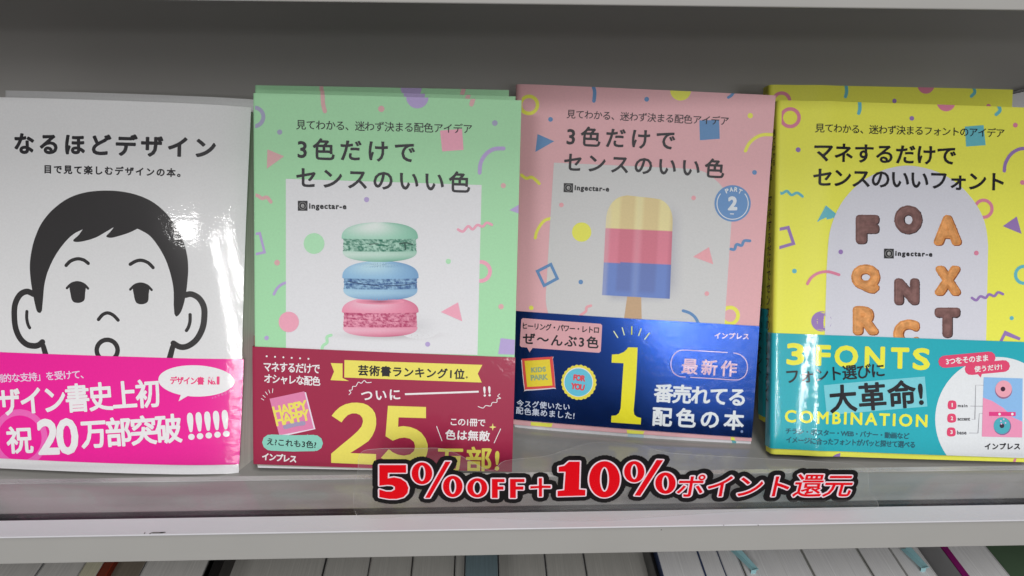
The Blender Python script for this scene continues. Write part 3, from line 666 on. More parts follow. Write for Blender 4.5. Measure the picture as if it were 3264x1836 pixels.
p = Pr(S3_, 3, cl, P2)
def fshadow(u, v):      # soft printed shadow at the right and below of the lolly
    x = 1380+190*u; y = 260+900*v; k = max(0, 1-u)**1.4*min(1, 6*v)*min(1, 5*(1-v)); return (x, y), mixc(GRY, P(135, 137, 155, 196), 0.9*k)
p.grid(fshadow, 10, 16)
def fsh2(u, v):
    x = 830+600*u; y = 1090+90*v; return (x, y), mixc(GRY, P(140, 142, 160, 196), 0.75*(1-v)**1.2*min(1, 7*u)*min(1, 7*(1-u)))
p.grid(fsh2, 14, 6); p.build('printed_shadow', M_MATTE, jk)
p = Pr(S3_, 4, cl, P2)
def flolly(u, v):
    y0 = 182 + 2*(u*0); L = 808 + 52*(1-v)**1.0; 
    yy = v; top = 182 + 26*u; bot = 1100 + 35*u; y = top + (bot-top)*v
    l = 808 + (1-v)*48; r = 1432 + (1-v)*36
    k = max(0.0, 1 - v/0.26); cut = 195*(1-math.sqrt(max(0.0, 1-k**2.4)))
    l += cut*0.95; r -= cut*0.95; x = l + (r-l)*u
    f = v
    cre, pk, bl = P(220, 198, 142, 196), P(198, 110, 131, 196), P(88, 116, 182, 196)
    c = cre if y < 488+20*u else (pk if y < 797+20*u else bl)
    xx = (x - (808 + 52*(1-v)))/620
    sm = lambda e, v_: min(1, max(0, (v_-e)/0.05+0.5))
    core = (sm(0.20, xx)*(1-sm(0.42, xx)) + sm(0.54, xx)*(1-sm(0.78, xx)))*(1-sm(0.955, v))
    c = mixc(c, GRY, 0.06 + 0.10*math.exp(-((xx-0.48)/0.05)**2)); c = mixc(c, (c[0]*0.90, c[1]*0.82, c[2]*0.83), core)
    c = mixc(c, P(190, 185, 190, 196), 0.25*(1-sm(0.06, xx)) ); c = mixc(c, (c[0]*0.85, c[1]*0.8, c[2]*0.82), sm(0.95, xx))
    return (x, y), c
p.grid(flolly, 72, 90); p.build('lolly_picture', M_MATTE, jk)
p = Pr(S3_, 3, cl, P2, 0.00002); p.poly([(1040, 1105), (1168, 1105), (1173, 1320), (1010, 1320)], P(176, 148, 118, 196)); p.build('lolly_stick_picture', M_MATTE, jk)
p = Pr(S3_, 4, cl, P1); p.disc((1937, 1138), 162, P(92, 132, 180, 196), n=48); p.build('part_badge', M_MATTE, jk)
p = Pr(S3_, 5, cl, P1); WB = P(196, 202, 212, 196)
p.ring((1937, 1140), 143, 8, WB, a0=-38, a1=218, n=48)
p.text('2', (1895, 1137), (1980, 1137), 126, WB, bold=8); p.stroke([(1914, 1230), (1948, 1232)], 9, WB, caps=False)
for ch, x, y, a in (('P', 1887, 1026, -22), ('A', 1925, 1014, -6), ('R', 1966, 1015, 9), ('T', 2003, 1032, 24)):
    k = math.radians(a); p.text(ch, (x-16*math.cos(k), y-16*math.sin(k)), (x+16*math.cos(k), y+16*math.sin(k)), 40, WB, bold=2)
p.build('badge_lettering', M_MATTE, jk)
p = Pr(S3_, 5, cl, P1); p.text('見てわかる、迷わず決まる配色アイデア', (465, 343), (1900, 408), 80, INK2, bold=0.5); p.build('subtitle_lettering', M_MATTE, jk)
p = Pr(S3_, 5, cl, P1); p.text('3色だけで', (465, 537), (1425, 578), 178, INK2, bold=4); p.text('センスのいい色', (440, 768), (1865, 830), 172, INK2, bold=4); p.build('title_lettering', M_MATTE, jk)
logo(S3_, P1, [(438, 958), (521, 960), (519, 1042), (436, 1038)], (533, 1006), (840, 1019), 60, 5, jk, M_MATTE, cl)
qb = [S3_.px(*P3(*c)) for c in ((46, 92), (2338, 235), (2263, 1283), (38, 1114))]
NAVY = (0.013, 0.050, 0.25)
M_FOIL = print_mat('navy_foil', 0.20, 0.25, 0.22, 170); M_FOIL.node_tree.nodes['Principled BSDF'].inputs['Metallic'].default_value = 0.85
bd = wrap_sheet('paper_band', S3_, qb, NAVY, M_FOIL, pink, 0.0009, r=0.004, NB=14, back=False)
bc = qb[::-1]; W3 = P(206, 212, 226); GLD = P(232, 210, 40); B0 = 0.0009
p = Pr(S3_, 1, bc, P3, B0)
p.poly([(108, 158), (840, 208), (855, 222), (842, 465), (826, 480), (92, 430), (80, 415), (94, 172)], P(205, 155, 162)); p.poly([(145, 425), (172, 478), (207, 430)], P(205, 155, 162)); p.build('speech_bubble', M_BAND, bd)
p = Pr(S3_, 3, bc, P3, B0); p.text('ヒーリング・パワー・レトロ', (108, 228), (825, 266), 66, INK, bold=1.8); p.text('ぜ～んぶ3色', (108, 345), (823, 384), 112, INK, bold=3); p.build('bubble_lettering', M_BAND, bd)
p = Pr(S3_, 1, bc, P3, B0)
p.poly([(1098, 428), (1187, 430), (1180, 600), (1170, 780), (1155, 960), (1150, 1020), (1156, 1058), (1180, 1080), (1220, 1090), (1216, 1151), (938, 1132), (942, 1070), (985, 1067), (1012, 1045), (1028, 1000), (1042, 780), (1055, 577), (943, 572), (946, 496), (1010, 492), (1058, 472), (1082, 450)], GLD)
for L, c in (([(962, 275), (1003, 340)], P(225, 215, 150)), ([(1042, 240), (1063, 315)], P(225, 215, 150)), ([(1133, 230), (1131, 310)], GLD), ([(1222, 250), (1195, 322)], P(225, 215, 150)), ([(1300, 292), (1252, 355)], P(225, 215, 150))): p.stroke(L, 10, c, caps=False)
p.build('number_lettering', M_BAND, bd)
LP = P(206, 172, 190)
p = Pr(S3_, 1, bc, P3, B0)
p.text('インプレス', (1912, 318), (2238, 330), 58, LP, bold=2.2)
p.stroke([(2035, 481), (1800, 465), (1620, 456), (1560, 470), (1515, 520), (1500, 590), (1520, 660), (1570, 698), (1640, 708)], 8, LP, caps=False)
p.stroke([(2090, 485), (2150, 500), (2205, 550), (2223, 620), (2205, 690), (2160, 728), (2100, 738), (1900, 724), (1680, 710)], 8, LP, caps=False)
p.text('最新作', (1602, 602), (2125, 636), 150, LP, bold=3.5); p.build('newest_badge_print', M_BAND, bd)
p = Pr(S3_, 1, bc, P3, B0)
p.text('番売れてる', (1340, 853), (2200, 902), 178, W3, bold=5.5); p.text('配色の本', (1325, 1072), (2190, 1122), 184, W3, bold=5.5); p.disc((2168, 1222), 13, P(120, 140, 180), n=10)
p.text('今スグ使いたい', (50, 958), (550, 990), 66, P(190, 198, 220), bold=1.4); p.text('配色集めました!', (45, 1026), (595, 1072), 68, P(190, 198, 220), bold=1.4)
p.build('band_lettering', M_BAND, bd)
p = Pr(S3_, 1, bc, P3, B0); p.poly(cr([(96, 575), (115, 552), (375, 530), (392, 540), (415, 800), (400, 818), (145, 840), (122, 828)], 4, True), P(205, 200, 205)); p.build('badge_white_edge', M_BAND, bd)
p = Pr(S3_, 2, bc, P3, B0); p.poly(cr([(102, 562), (118, 540), (368, 520), (390, 535), (412, 790), (398, 808), (145, 828), (126, 812)], 4, True), P(205, 70, 66)); p.build('red_badge_edge', M_BAND, bd)
p = Pr(S3_, 3, bc, P3, B0); p.poly([(125, 560), (362, 543), (388, 788), (150, 805)], P(232, 196, 50)); p.build('yellow_badge_print', M_BAND, bd)
p = Pr(S3_, 4, bc, P3, B0); p.text('KIDS', (187, 646), (327, 634), 50, P(140, 160, 120), bold=3.5); p.text('PARK', (183, 718), (345, 708), 54, P(140, 160, 120), bold=3.5); p.build('badge_lettering', M_BAND, bd)
p = Pr(S3_, 1, bc, P3, B0); scal = [(636 + (158 + 9*abs(math.sin(12*t)))*math.cos(t), 758 + (158 + 9*abs(math.sin(12*t)))*math.sin(t)) for t in [2*math.pi*k/96 for k in range(96)]]
p.poly(scal, P(228, 204, 70)); p.build('scalloped_badge', M_BAND, bd)
p = Pr(S3_, 2, bc, P3, B0); p.disc((632, 756), 138, P(215, 220, 210), n=40); p.disc((632, 758), 131, P(92, 180, 205), n=40, up=0.00003); p.build('badge_centre', M_BAND, bd)
p = Pr(S3_, 4, bc, P3, B0); p.text('FOR', (584, 710), (698, 722), 60, P(205, 70, 80), bold=4); p.text('YOU', (562, 790), (690, 808), 60, P(205, 70, 80), bold=4); p.build('badge_lettering', M_BAND, bd)

# ------------------------------------------------------------------ book 4: yellow, biscuit letters
Y1, Y2, Y3 = crop(2420, 240, .3864), crop(2420, 560, .3726), crop(2420, 1040, .3276)
def bend4(a, b): return 0.0009*math.sin(math.pi*a/0.153) + 0.00125*math.exp(-((a-0.0265)/0.0085)**2) - 1.0*max(0, 0.010-a)**2
QY = [Y1(188, 205), (2622*s3, 272*s3), (2592*s3, 1163*s3), Y3(160, 1246)]
S4 = Surf((0.1745, 0.3578, 0.0025), (0.9983, -0.0581, -0.008), (0.0318, 0.4222, 0.9059), QY, 0.0125, bend4)
YE, TL_, PI_, PU, PAN4 = P(216, 218, 84), P(96, 170, 182), P(202, 122, 148), P(140, 112, 170), P(196, 197, 207)
yel = thing('yellow_font_book', 'bright yellow book with biscuit letters on the cover and a teal band, in front', 'book', S4.M, 'yellow font books')
jk = wrap_sheet('dust_jacket', S4, S4.q, YE, M_MATTE, yel, 0.0, r=0.0025)
block('page_block', S4, S4.q, 0.0006, 0.012, M_PAGES, yel, inset=(0.0, 0.001, 0.0005, 0.002))
cl = S4.q[::-1]
p = Pr(S4, 1, cl, Y1); p.each = ('confetti_shape', M_MATTE, jk)
p.ring((255, 350), 87, 29, PI_); p.stroke([(818, 190), (826, 270), (816, 316)], 29, TL_); p.disc((1535, 222), 78, PI_); p.stroke([(1965, 245), (1982, 290), (1950, 325)], 28, TL_); p.disc((1252, 358), 19, PU)
p.poly([(1690, 425), (1845, 413), (1862, 578), (1700, 590)], TL_); p.disc((2110, 412), 20, PI_); p.disc((320, 615), 20, PU); p.stroke([(2018, 790), (2028, 725), (2070, 655), (2135, 612), (2205, 603)], 28, PU)
p.disc((2170, 885), 20, PI_); p.stroke([(145, 945), (185, 975), (228, 955), (265, 988), (312, 970), (355, 1000)], 22, TL_); p.poly([(540, 1075), (655, 1168), (470, 1210)], TL_)
p.ring((1845, 1102), 84, 27, PI_); p.poly([(2122, 1165), (2005, 1245), (2162, 1308)], PU); p.frame([(118, 1280), (238, 1256), (282, 1388), (140, 1430)], 26, PU)
p.K = Y2; p.disc((300, 816), 20, TL_); p.ring((2262, 848), 86, 28, TL_); p.disc((525, 1245), 86, PU); p.disc((2157, 1218), 18, TL_); p.stroke([(2060, 1425), (2100, 1345), (2230, 1398)], 26, PU, caps=False, smooth=False)
p.K = Y3; p.poly([(700, 1285), (712, 1258), (745, 1240), (785, 1230), (778, 1285)], PU); p.poly([(2478, 1285), (2502, 1285), (2490, 1325), (2465, 1325)], PI_)

p = Pr(S4, 2, cl)
arch = [Y1(*c) for c in cr([(556, 1440), (562, 1360), (578, 1270), (620, 1150), (690, 1030), (790, 920), (900, 840), (1040, 776), (1200, 747), (1350, 765), (1500, 815), (1640, 905), (1750, 1020), (1830, 1150), (1868, 1275), (1882, 1400)])] + [Y2(1952, 620), Y2(1935, 1412), Y2(550, 1370), Y2(566, 800)]
p.poly(arch, PAN4); p.build('arched_panel', M_MATTE, jk)
p = Pr(S4, 5, cl, Y2); p.each = ('confetti_shape', M_MATTE, jk)
p.stroke([(408, 925), (440, 872), (500, 832), (580, 822), (675, 848)], 24, PI_); p.disc((690, 653), 20, PU); p.disc((1850, 662), 20, PI_)
p.stroke([(1812, 1045), (1850, 1065), (1885, 1032), (1930, 1045), (1960, 1015), (2005, 1030), (2038, 998), (2080, 1013)], 22, PU)

p = Pr(S4, 5, cl, Y1); p.text('見てわかる、迷わず決まるフォントのアイデア', (455, 437), (2018, 478), 76, INK2, bold=0.5); p.build('subtitle_lettering', M_MATTE, jk)
p = Pr(S4, 5, cl, Y1); p.text('マネするだけで', (448, 638), (1615, 666), 155, INK, bold=3.8); p.text('センスのいいフォント', (440, 846), (2012, 884), 148, INK, bold=3.8); p.build('title_lettering', M_MATTE, jk)
logo(S4, Y2, [(1060, 625), (1144, 626), (1143, 709), (1060, 708)], (1155, 672), (1472, 680), 56, 5, jk, M_MATTE, cl)
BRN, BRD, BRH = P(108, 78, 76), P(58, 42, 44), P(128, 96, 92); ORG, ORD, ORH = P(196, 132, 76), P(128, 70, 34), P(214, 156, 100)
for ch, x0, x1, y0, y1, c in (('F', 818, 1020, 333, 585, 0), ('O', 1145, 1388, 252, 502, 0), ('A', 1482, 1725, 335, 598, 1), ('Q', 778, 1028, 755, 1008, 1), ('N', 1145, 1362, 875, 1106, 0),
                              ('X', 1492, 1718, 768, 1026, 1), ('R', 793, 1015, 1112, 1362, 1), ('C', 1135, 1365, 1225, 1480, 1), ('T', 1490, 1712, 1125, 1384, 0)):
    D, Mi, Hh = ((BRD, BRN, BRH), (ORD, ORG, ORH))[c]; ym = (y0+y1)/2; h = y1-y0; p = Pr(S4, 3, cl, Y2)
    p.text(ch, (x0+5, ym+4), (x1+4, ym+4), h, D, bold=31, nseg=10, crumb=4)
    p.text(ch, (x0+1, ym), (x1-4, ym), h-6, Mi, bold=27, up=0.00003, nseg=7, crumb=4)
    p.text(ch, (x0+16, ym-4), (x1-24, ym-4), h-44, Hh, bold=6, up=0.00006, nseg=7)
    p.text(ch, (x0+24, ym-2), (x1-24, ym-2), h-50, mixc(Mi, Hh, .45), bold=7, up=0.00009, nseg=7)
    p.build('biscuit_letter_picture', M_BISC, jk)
qb = [S4.px(*c) for c in (Y3(160, 66), (2604*s3, 861*s3), (2594*s3, 1152*s3), Y3(160, 1188))]
qb[0][0] = lerp2(S4.q, 0, .33)[0]; qb[3][0] = S4.q[3][0]; qb[1][0] = lerp2(S4.q, 1, .33)[0]; qb[2][0] = S4.q[2][0]
TEAL = P(34, 158, 172)
bd = wrap_sheet('paper_band', S4, qb, TEAL, M_BAND, yel, 0.0009, r=0.0025, NB=14, back=False)
bc = qb[::-1]; YB = P(222, 226, 66); DT = P(36, 84, 100)
p = Pr(S4, 1, bc, Y3, B0); p.disc((2300, 900), 604, P(208, 212, 222), n=72); p.build('white_circle_print', M_BAND, bd)
p = Pr(S4, 1, bc, Y3, B0); p.poly([(610, 568), (1595, 485), (1620, 775), (640, 860)], P(112, 188, 200)); p.build('light_patch_print', M_BAND, bd)
p = Pr(S4, 3, bc, Y3, B0)
p.text('3', (258, 268), (430, 270), 216, YB, bold=10, sp=1); p.text('F', (535, 278), (678, 282), 204, YB, bold=10, sp=1); p.text('O', (716, 290), (950, 292), 216, YB, bold=10, sp=1); p.text('N', (1012, 298), (1208, 302), 212, YB, bold=10, sp=1)
p.text('T', (1265, 305), (1442, 308), 206, YB, bold=10, sp=1); p.text('S', (1476, 314), (1645, 318), 216, YB, bold=10, sp=1); p.text('COMBINATION', (242, 870), (1620, 916), 124, YB, bold=5); p.build('yellow_lettering', M_BAND, bd)
p = Pr(S4, 5, bc, Y3, B0); p.text('フォント選びに', (260, 488), (1202, 420), 142, INK, bold=2.6); p.text('大革命!', (665, 706), (1578, 642), 275, INK, bold=7); p.build('black_lettering', M_BAND, bd)
p = Pr(S4, 3, bc, Y3, B0); p.text('チラシ・ポスター・WEB・バナー・動画など', (250, 1013), (1446, 1062), 62, DT, bold=1.6); p.text('イメージに合ったフォントがパッと探せて選べる', (255, 1098), (1500, 1146), 66, DT, bold=1.6); p.build('small_lettering', M_BAND, bd)
RD = P(206, 66, 104)
p = Pr(S4, 3, bc, Y3, B0); p.stroke([(1785, 342), (2225, 303)], 118, RD); p.stroke([(2040, 414), (2368, 384)], 114, RD); p.poly([(2110, 462), (2140, 496), (2152, 455)], RD)
for y, n in ((761, 0), (889, 1), (1023, 2)): p.poly(cr([(1826-n*4, y-36), (1892-n*4, y-36), (1897-n*4, y+34), (1824-n*4, y+36)], 4, True), RD)
p.build('red_bubble_print', M_BAND, bd)
p = Pr(S4, 5, bc, Y3, B0); WW = P(222, 216, 222); p.text('3つをそのまま', (1797, 340), (2210, 303), 62, WW, bold=1.8); p.text('使うだけ!', (2075, 415), (2345, 390), 60, WW, bold=1.8)
for ch, y, n in (('1', 761, 0), ('2', 889, 1), ('3', 1023, 2)): p.text(ch, (1860-n*4-(6 if n == 0 else 11), y), (1860-n*4+(5 if n == 0 else 12), y), 38, WW, bold=1.6, sp=1)
p.build('bubble_lettering', M_BAND, bd)
p = Pr(S4, 3, bc, Y3, B0); GR = P(80, 80, 86); p.text('main', (1915, 768), (2010, 769), 30, GR, bold=1.5); p.text('accent', (1912, 898), (2036, 899), 30, GR, bold=1.5); p.text('base', (1908, 1028), (2000, 1029), 38, GR, bold=1.5)
for L in ([(2036, 772), (2165, 774)], [(2050, 900), (2082, 902), (2090, 568), (2180, 570)], [(2024, 1033), (2112, 1034), (2125, 844), (2215, 846)]): p.stroke(L, 4, P(130, 130, 138), caps=False, smooth=False)
p.text('インプレス', (2178, 1162), (2526, 1163), 64, INK, bold=2.8); p.build('legend_lettering', M_BAND, bd)
p = Pr(S4, 3, bc, Y3, B0); p.poly([(2168, 492), (2550, 505), (2545, 1078), (2150, 1068)], P(128, 172, 216)); p.poly([(2161, 690), (2250, 722), (2360, 790), (2450, 880), (2547, 925), (2545, 1078), (2150, 1068)], P(222, 138, 172), up=0.00003); p.build('sample_picture', M_BAND, bd)
p = Pr(S4, 5, bc, Y3, B0)
p.disc((2362, 618), 84, P(140, 100, 130)); p.disc((2362, 605), 81, P(216, 152, 168), up=0.00003); p.disc((2355, 607), 23, P(60, 30, 50), up=0.00006); p.disc((2350, 968), 86, P(120, 100, 140)); p.disc((2345, 962), 81, P(72, 160, 176), up=0.00003); p.disc((2345, 963), 23, P(50, 45, 60), up=0.00006)
p.poly([(2220, 828), (2480, 830), (2480, 870), (2220, 868)], P(206, 60, 124)); p.disc((2322, 850), 13, WW, up=0.00003, n=10); p.disc((2447, 850), 13, WW, up=0.00003, n=10)
for x, y in ((2335, 918), (2362, 900), (2380, 935), (2340, 945)): p.disc((x, y), 8, P(210, 170, 210), up=0.00008, n=8)
p.build('doughnut_picture', M_BAND, bd)
# lettering on the spine: a surface turned a quarter round the book
class Spine:
    def __init__(s, S): s.S = S; s.bend = None; s.mpp = S.mpp
    def px(s, x, y): return np.array([x, y])
    def pos(s, a, b, lift=0.0, depth=0.0):
        L = lerp2(s.S.q, 0, b/0.21); return (L[0] - 0.0025 - 0.0002 - lift, b, -a)
    def nrm(s, a, b): return (-1, 0, 0)
def spine_text(txt, a, b_top, b_bot, sz, parent, mat, col, base=0.0, name='spine_lettering', bold=0.00006):
    p = Pr(Spine(S4), 1, None, None, base); n = len(txt)
    for i, ch in enumerate(txt):
        if ch == ' ': continue
        b = b_top + (b_bot-b_top)*(i+.5)/n; V, T, E = glyphs(ch, 1.0); c = V.mean(0)*0 + np.array([0.5, 0.38])
        # reading direction: down the spine, glyph upright, a grows towards the back so x is mirrored
        s_ = sz if ch not in '、' else sz
        W = [(a - (v[0]-c[0])*s_, b + (v[1]-c[1])*s_) for v in V]
        p.shape(W, T, E, col, bold)
    return p.build(name, mat, parent)
spine_text('マネするだけでセンスのいいフォント', 0.0064, 0.158, 0.030, 0.0074, jk, M_MATTE, INK, 0.00115)
spine_text('見てわかる、', 0.0042, 0.197, 0.170, 0.0042, jk, M_MATTE, INK, 0.0, 'spine_subtitle')
spine_text('迷わず決まる', 0.0088, 0.197, 0.166, 0.0042, jk, M_MATTE, INK, 0.0, 'spine_subtitle')
# the copy behind, leaning less and further back
u2 = np.array([0.1775, 0.4665, 0.198]) - np.array([0.1753, 0.3887, 0.0]); 
x2 = np.array([0.9998, 0.020, -0.012]); x2 /= np.linalg.norm(x2); u2 = u2 - (u2@x2)*x2; u2 /= np.linalg.norm(u2); n2 = np.cross(x2, u2)
o2 = np.array([0.1815, 0.3895, 0.0028])
dup(yel, Matrix([[x2[i], u2[i], n2[i], o2[i]] for i in range(3)] + [[0, 0, 0, 1]]), 'second yellow font book leaning behind the front copy, its top edge and left side showing', 'yellow font books')

# ------------------------------------------------------------------ white book with a red corner, behind at the far right
tmpq = q26((2526, 232), (2700, 214), (2690, 1080), (2520, 1080))
S5 = Surf((0.3500, 0.4450, 0.001), (0.985, 0.10, 0.0), (0.0, 0.26, 0.966), tmpq, 0.014, lambda a, b: 0.006*math.sin(math.pi*min(1, a/0.13)) )
q5 = [np.array([0.0, 0.195]), np.array([0.13, 0.222]), np.array([0.13, 0.0]), np.array([0.0, 0.0])]
wb = thing('white_curled_book', 'white book with a red corner mark, curled behind the yellow books at the right edge', 'book', S5.M)
jk = wrap_sheet('cover', S5, q5, P(186, 187, 190), M_MATTE, wb, 0.0, r=0.003)
block('page_block', S5, q5, 0.0006, 0.013, M_PAGES, wb)
p = Pr(S5, 1, q5[::-1]); p.poly([np.array(c) for c in ((0.0005, 0.150), (0.0130, 0.150), (0.0090, 0.186), (0.0040, 0.1935), (0.0005, 0.190))], P(180, 60, 50), raw=True); p.build('red_mark', M_MATTE, jk)

# ------------------------------------------------------------------ the discount sticker on the guard
KS, KT = crop(1000, 1400, .4270), crop(1900, 1400, .5295)
SW = Wall(YG - 0.0009, 0.000172)
def tw(pt): return (1000 + pt[0]*.4270, 1400 + pt[1]*.4270)
stick = thing('discount_sticker', 'clear film sticker with red discount lettering outlined white and black on the acrylic guard', 'sticker', Matrix.Translation((0, YG, 0)))
def onst(o):
    if o: o.matrix_parent_inverse = Matrix.Translation((0, -YG, 0))
    return o
film_px = cr([(1141, 1640), (1141, 1500), (1150, 1445), (1200, 1432), (1330, 1430), (1430, 1436), (1560, 1500), (1610, 1470), (1740, 1455), (1790, 1440), (1890, 1412), (2000, 1412), (2060, 1425), (2110, 1440), (2200, 1450), (2480, 1465), (2640, 1474), (2735, 1482), (2765, 1500), (2770, 1560), (2768, 1618), (2400, 1625), (2080, 1645), (1900, 1656), (1700, 1654), (1500, 1646), (1350, 1640)], 5, True)
pts = [SW.px(*q) for q in film_px]
def curlY(a, b): return -0.0035*max(0, (0.006-b)/0.006)**1.5 if b < 0.006 else 0.0
T = tessellate_polygon([[Vector((v[0], v[1], 0)) for v in pts]])
onst(link_mesh('film', [(v[0], YG - 0.0006 + curlY(*v), max(v[1], 0.0022)) for v in pts], [tuple(t) for t in T], M_FILM, stick))
edge = []; EF = []
for i, v in enumerate(pts):
    w = pts[(i+1) % len(pts)]; d = w - v; d = d/max(1e-9, np.linalg.norm(d)); nn = np.array([-d[1], d[0]])*0.00009; k = len(edge)
    for e in (v+nn, v-nn, w-nn, w+nn): edge.append((e[0], YG - 0.00062 + curlY(*e), max(e[1], 0.0022)))
    EF.append((k, k+1, k+2, k+3))
onst(link_mesh('film_edge', edge, EF, M_FILM_EDGE, stick))
BLK = (0.012, 0.011, 0.012); PW = P(222, 196, 206); RED = P(205, 8, 22)
def promo(bold, col, layer, name):
    p = Pr(SW, layer, None, KS); b = bold
    def T_(s, p0, p1, h, extra=0.0):
        e = b*2
        d = np.array(p1, float)-p0; d /= np.linalg.norm(d)
        p.text(s, tuple(np.array(p0)-d*b), tuple(np.array(p1)+d*b), h+e, col, bold=b+extra, nseg=16 if b > 10 else 8)
    f = 0.427/1.0
    # '5'
    pts5 = [(490, 190), (690, 190), (690, 248), (555, 248), (553, 290), (600, 282), (650, 292), (690, 320), (707, 360), (700, 400), (670, 430), (620, 443), (560, 443), (490, 430), (490, 372), (540, 388), (580, 388), (606, 374), (606, 352), (585, 340), (550, 338), (490, 345)]
    p.poly(pts5, col, bold=b)
    def rg(cx, cy, ox, oy, ix, iy):
        o_ = [(cx+ox*math.cos(t), cy+oy*math.sin(t)) for t in [2*math.pi*k/40 for k in range(41)]]; i_ = [(cx+ix*math.cos(t), cy+iy*math.sin(t)) for t in [2*math.pi*k/40 for k in range(41)]]
        A = [p.m(q) for q in o_]; B = [p.m(q) for q in i_]
        for k in range(40): p.tri([A[k], B[k], B[k+1]], col); p.tri([A[k], B[k+1], A[k+1]], col)
        if b:
            p.outline(A, [(k, k+1) for k in range(40)], b*np.linalg.norm(p.m((cx, cy+10)) - p.m((cx, cy)))/10, col); p.outline(B, [(k, k+1) for k in range(40)], b*np.linalg.norm(p.m((cx, cy+10)) - p.m((cx, cy)))/10, col)
    rg(808, 252, 77, 82, 26, 58); rg(1038, 350, 73, 80, 26, 56); p.poly([(983, 165), (1022, 165), (866, 435), (832, 435)], col, bold=b)
    rg(1221, 360, 75, 72, 32, 50)
    for x0, x1, y0, y1, yb_ in ((1330, 1424, 294, 320, 0), (1465, 1573, 294, 320, 0)):
        p.poly([(x0, 294), (x1, 294), (x1, 318), (x0+44, 318), (x0+44, 350), (x1-8, 350), (x1-8, 374), (x0+44, 374), (x0+44, 436), (x0, 436)], col, bold=b)
    p.poly([(1680, 288), (1704, 288), (1704, 344), (1768, 344), (1768, 362), (1704, 362), (1704, 426), (1680, 426), (1680, 362), (1617, 366), (1617, 348), (1680, 346)], col, bold=b)
    p.poly([(1905, 165), (1986, 165), (1980, 372), (2028, 376), (2026, 418), (1820, 424), (1820, 384), (1870, 378), (1880, 240), (1828, 240), (1828, 204), (1870, 196)], col, bold=b)
    rg(2170, 297, 115, 136, 34, 92)
    rg(2392, 240, 76, 80, 26, 56); rg(2625, 325, 76, 80, 26, 56)
    p.poly([(2560, 152), (2608, 154), (2436, 420), (2394, 418)], col, bold=b)
    p.K = KT; f2 = 0.5295; bb = b*0.427/0.5295
    pt = Pr(SW, layer, None, KT)
    d = bb
    p.text('ポイント', (490-d, 278), (1165+d, 278), 132+2*d, col, bold=(bb + 1.6), nseg=16 if b > 10 else 8, sp=0.98)
    p.text('還元', (1192-d, 277), (1543+d, 277), 134+2*d, col, bold=(bb + 1.6), nseg=16 if b > 10 else 8, sp=0.98)
    return onst(p.build(name, M_STICK, stick))
promo(42, BLK, 1, 'black_outline'); promo(9, PW, 3, 'white_outline'); promo(0, RED, 5, 'red_lettering')

# ------------------------------------------------------------------ the books on the shelf below, seen from above
LOWZ = -0.072
def at_low(x26, y26, z=LOWZ):
    d = ray(x26*s3, y26*s3); t = (z - CAM[2])/d[2]; p = CAM + d*t; return p[0], p[1]
M_PG2 = paper_mat('page_edges_across', (0.62, 0.61, 0.59), 'X', 1500.0)
def low_book(x0, x1, cov, label, z=LOWZ, tc=0.0004, ys=0.300, ye=0.47, cut=0.004, pages=M_PG2, tilt=0.0, name='upright_book', group=None):
    a, _ = at_low(x0 - 1, 1432, z); b, _ = at_low(x1 + 1.5, 1432, z)
    t = thing(name, label, 'book', Matrix.Translation((a, ys, z - 0.22)) @ Matrix.Rotation(tilt, 4, 'Z'), group)
    W = b - a - 0.0003
    mc = plain_mat('book_cover_' + name, cov, 0.35, 0.08, 60)
    r = 0.0012
    for nm, xx0, xx1 in (('cover_board', 0.0, tc), ('cover_board', W - tc, W)): box(nm, xx0, xx1, r, ye-ys, 0.0, 0.22, mc, t)
    box('spine', 0.0, W, 0.0, r, 0.0, 0.22, mc, t, 0.0003)
    box('page_block', tc, W - tc, r, ye-ys-cut, 0.002, 0.2196, pages, t)
    return t
def gp(c): return tuple(lin(v)*1.0 for v in c)
ROW = [(-30, 98, (120, 120, 120), 'thick white paged book at the far left of the lower shelf'), (102, 204, (150, 150, 150), 'grey covered paged book beside the cream one on the lower shelf'),
       (206, 250, (215, 210, 190), 'cream covered book left of the red one on the lower shelf'), (252, 276, (150, 50, 25), 'thin red-brown book on the lower shelf'),
       (278, 357, (90, 80, 65), 'dark olive paged book right of the red-brown one on the lower shelf'), (361, 515, (190, 190, 185), 'thick pale paged book left of the orange and black spine on the lower shelf'),
       (518, 556, (35, 32, 30), 'black book with an orange edge on the lower shelf'), (560, 812, (95, 95, 92), 'wide dark grey paged book right of the black one on the lower shelf'),
       (818, 926, (120, 120, 115), 'grey paged book with fine page lines on the lower shelf'), (930, 1034, (100, 90, 80), 'brownish paged book on the lower shelf right of the grey lined one'),
       (1038, 1142, (85, 85, 75), 'olive grey paged book left of the blue-grey one on the lower shelf'), (1146, 1168, (120, 120, 115), 'slim grey book touching the blue-grey one on the lower shelf'),
       (1172, 1252, (45, 85, 100), 'blue-grey covered book in the middle of the lower shelf'), (1256, 1372, (90, 88, 90), 'grey paged book right of the blue-grey one on the lower shelf'),
       (1376, 1472, (95, 95, 92), 'medium grey paged book, second right of the blue-grey one on the lower shelf'), (1476, 1640, (75, 75, 70), 'wide dark paged book left of the navy lined white books')]
M_PGD = paper_mat('dull_page_edges', (0.50, 0.49, 0.46), 'X', 1500.0)
M_BLUEP = paper_mat('blue_grey_page_edges', (0.17, 0.24, 0.27), 'X', 1500.0); M_CREAM = paper_mat('cream_page_edges', (0.62, 0.60, 0.45), 'X', 1500.0)
M_REDP = plain_mat('red_brown_cover', (0.17, 0.035, 0.018), 0.4); M_BLKP = plain_mat('black_cover', (0.015, 0.014, 0.014), 0.3); M_OLV = paper_mat('olive_page_edges', (0.22, 0.19, 0.15), 'X', 1500.0)
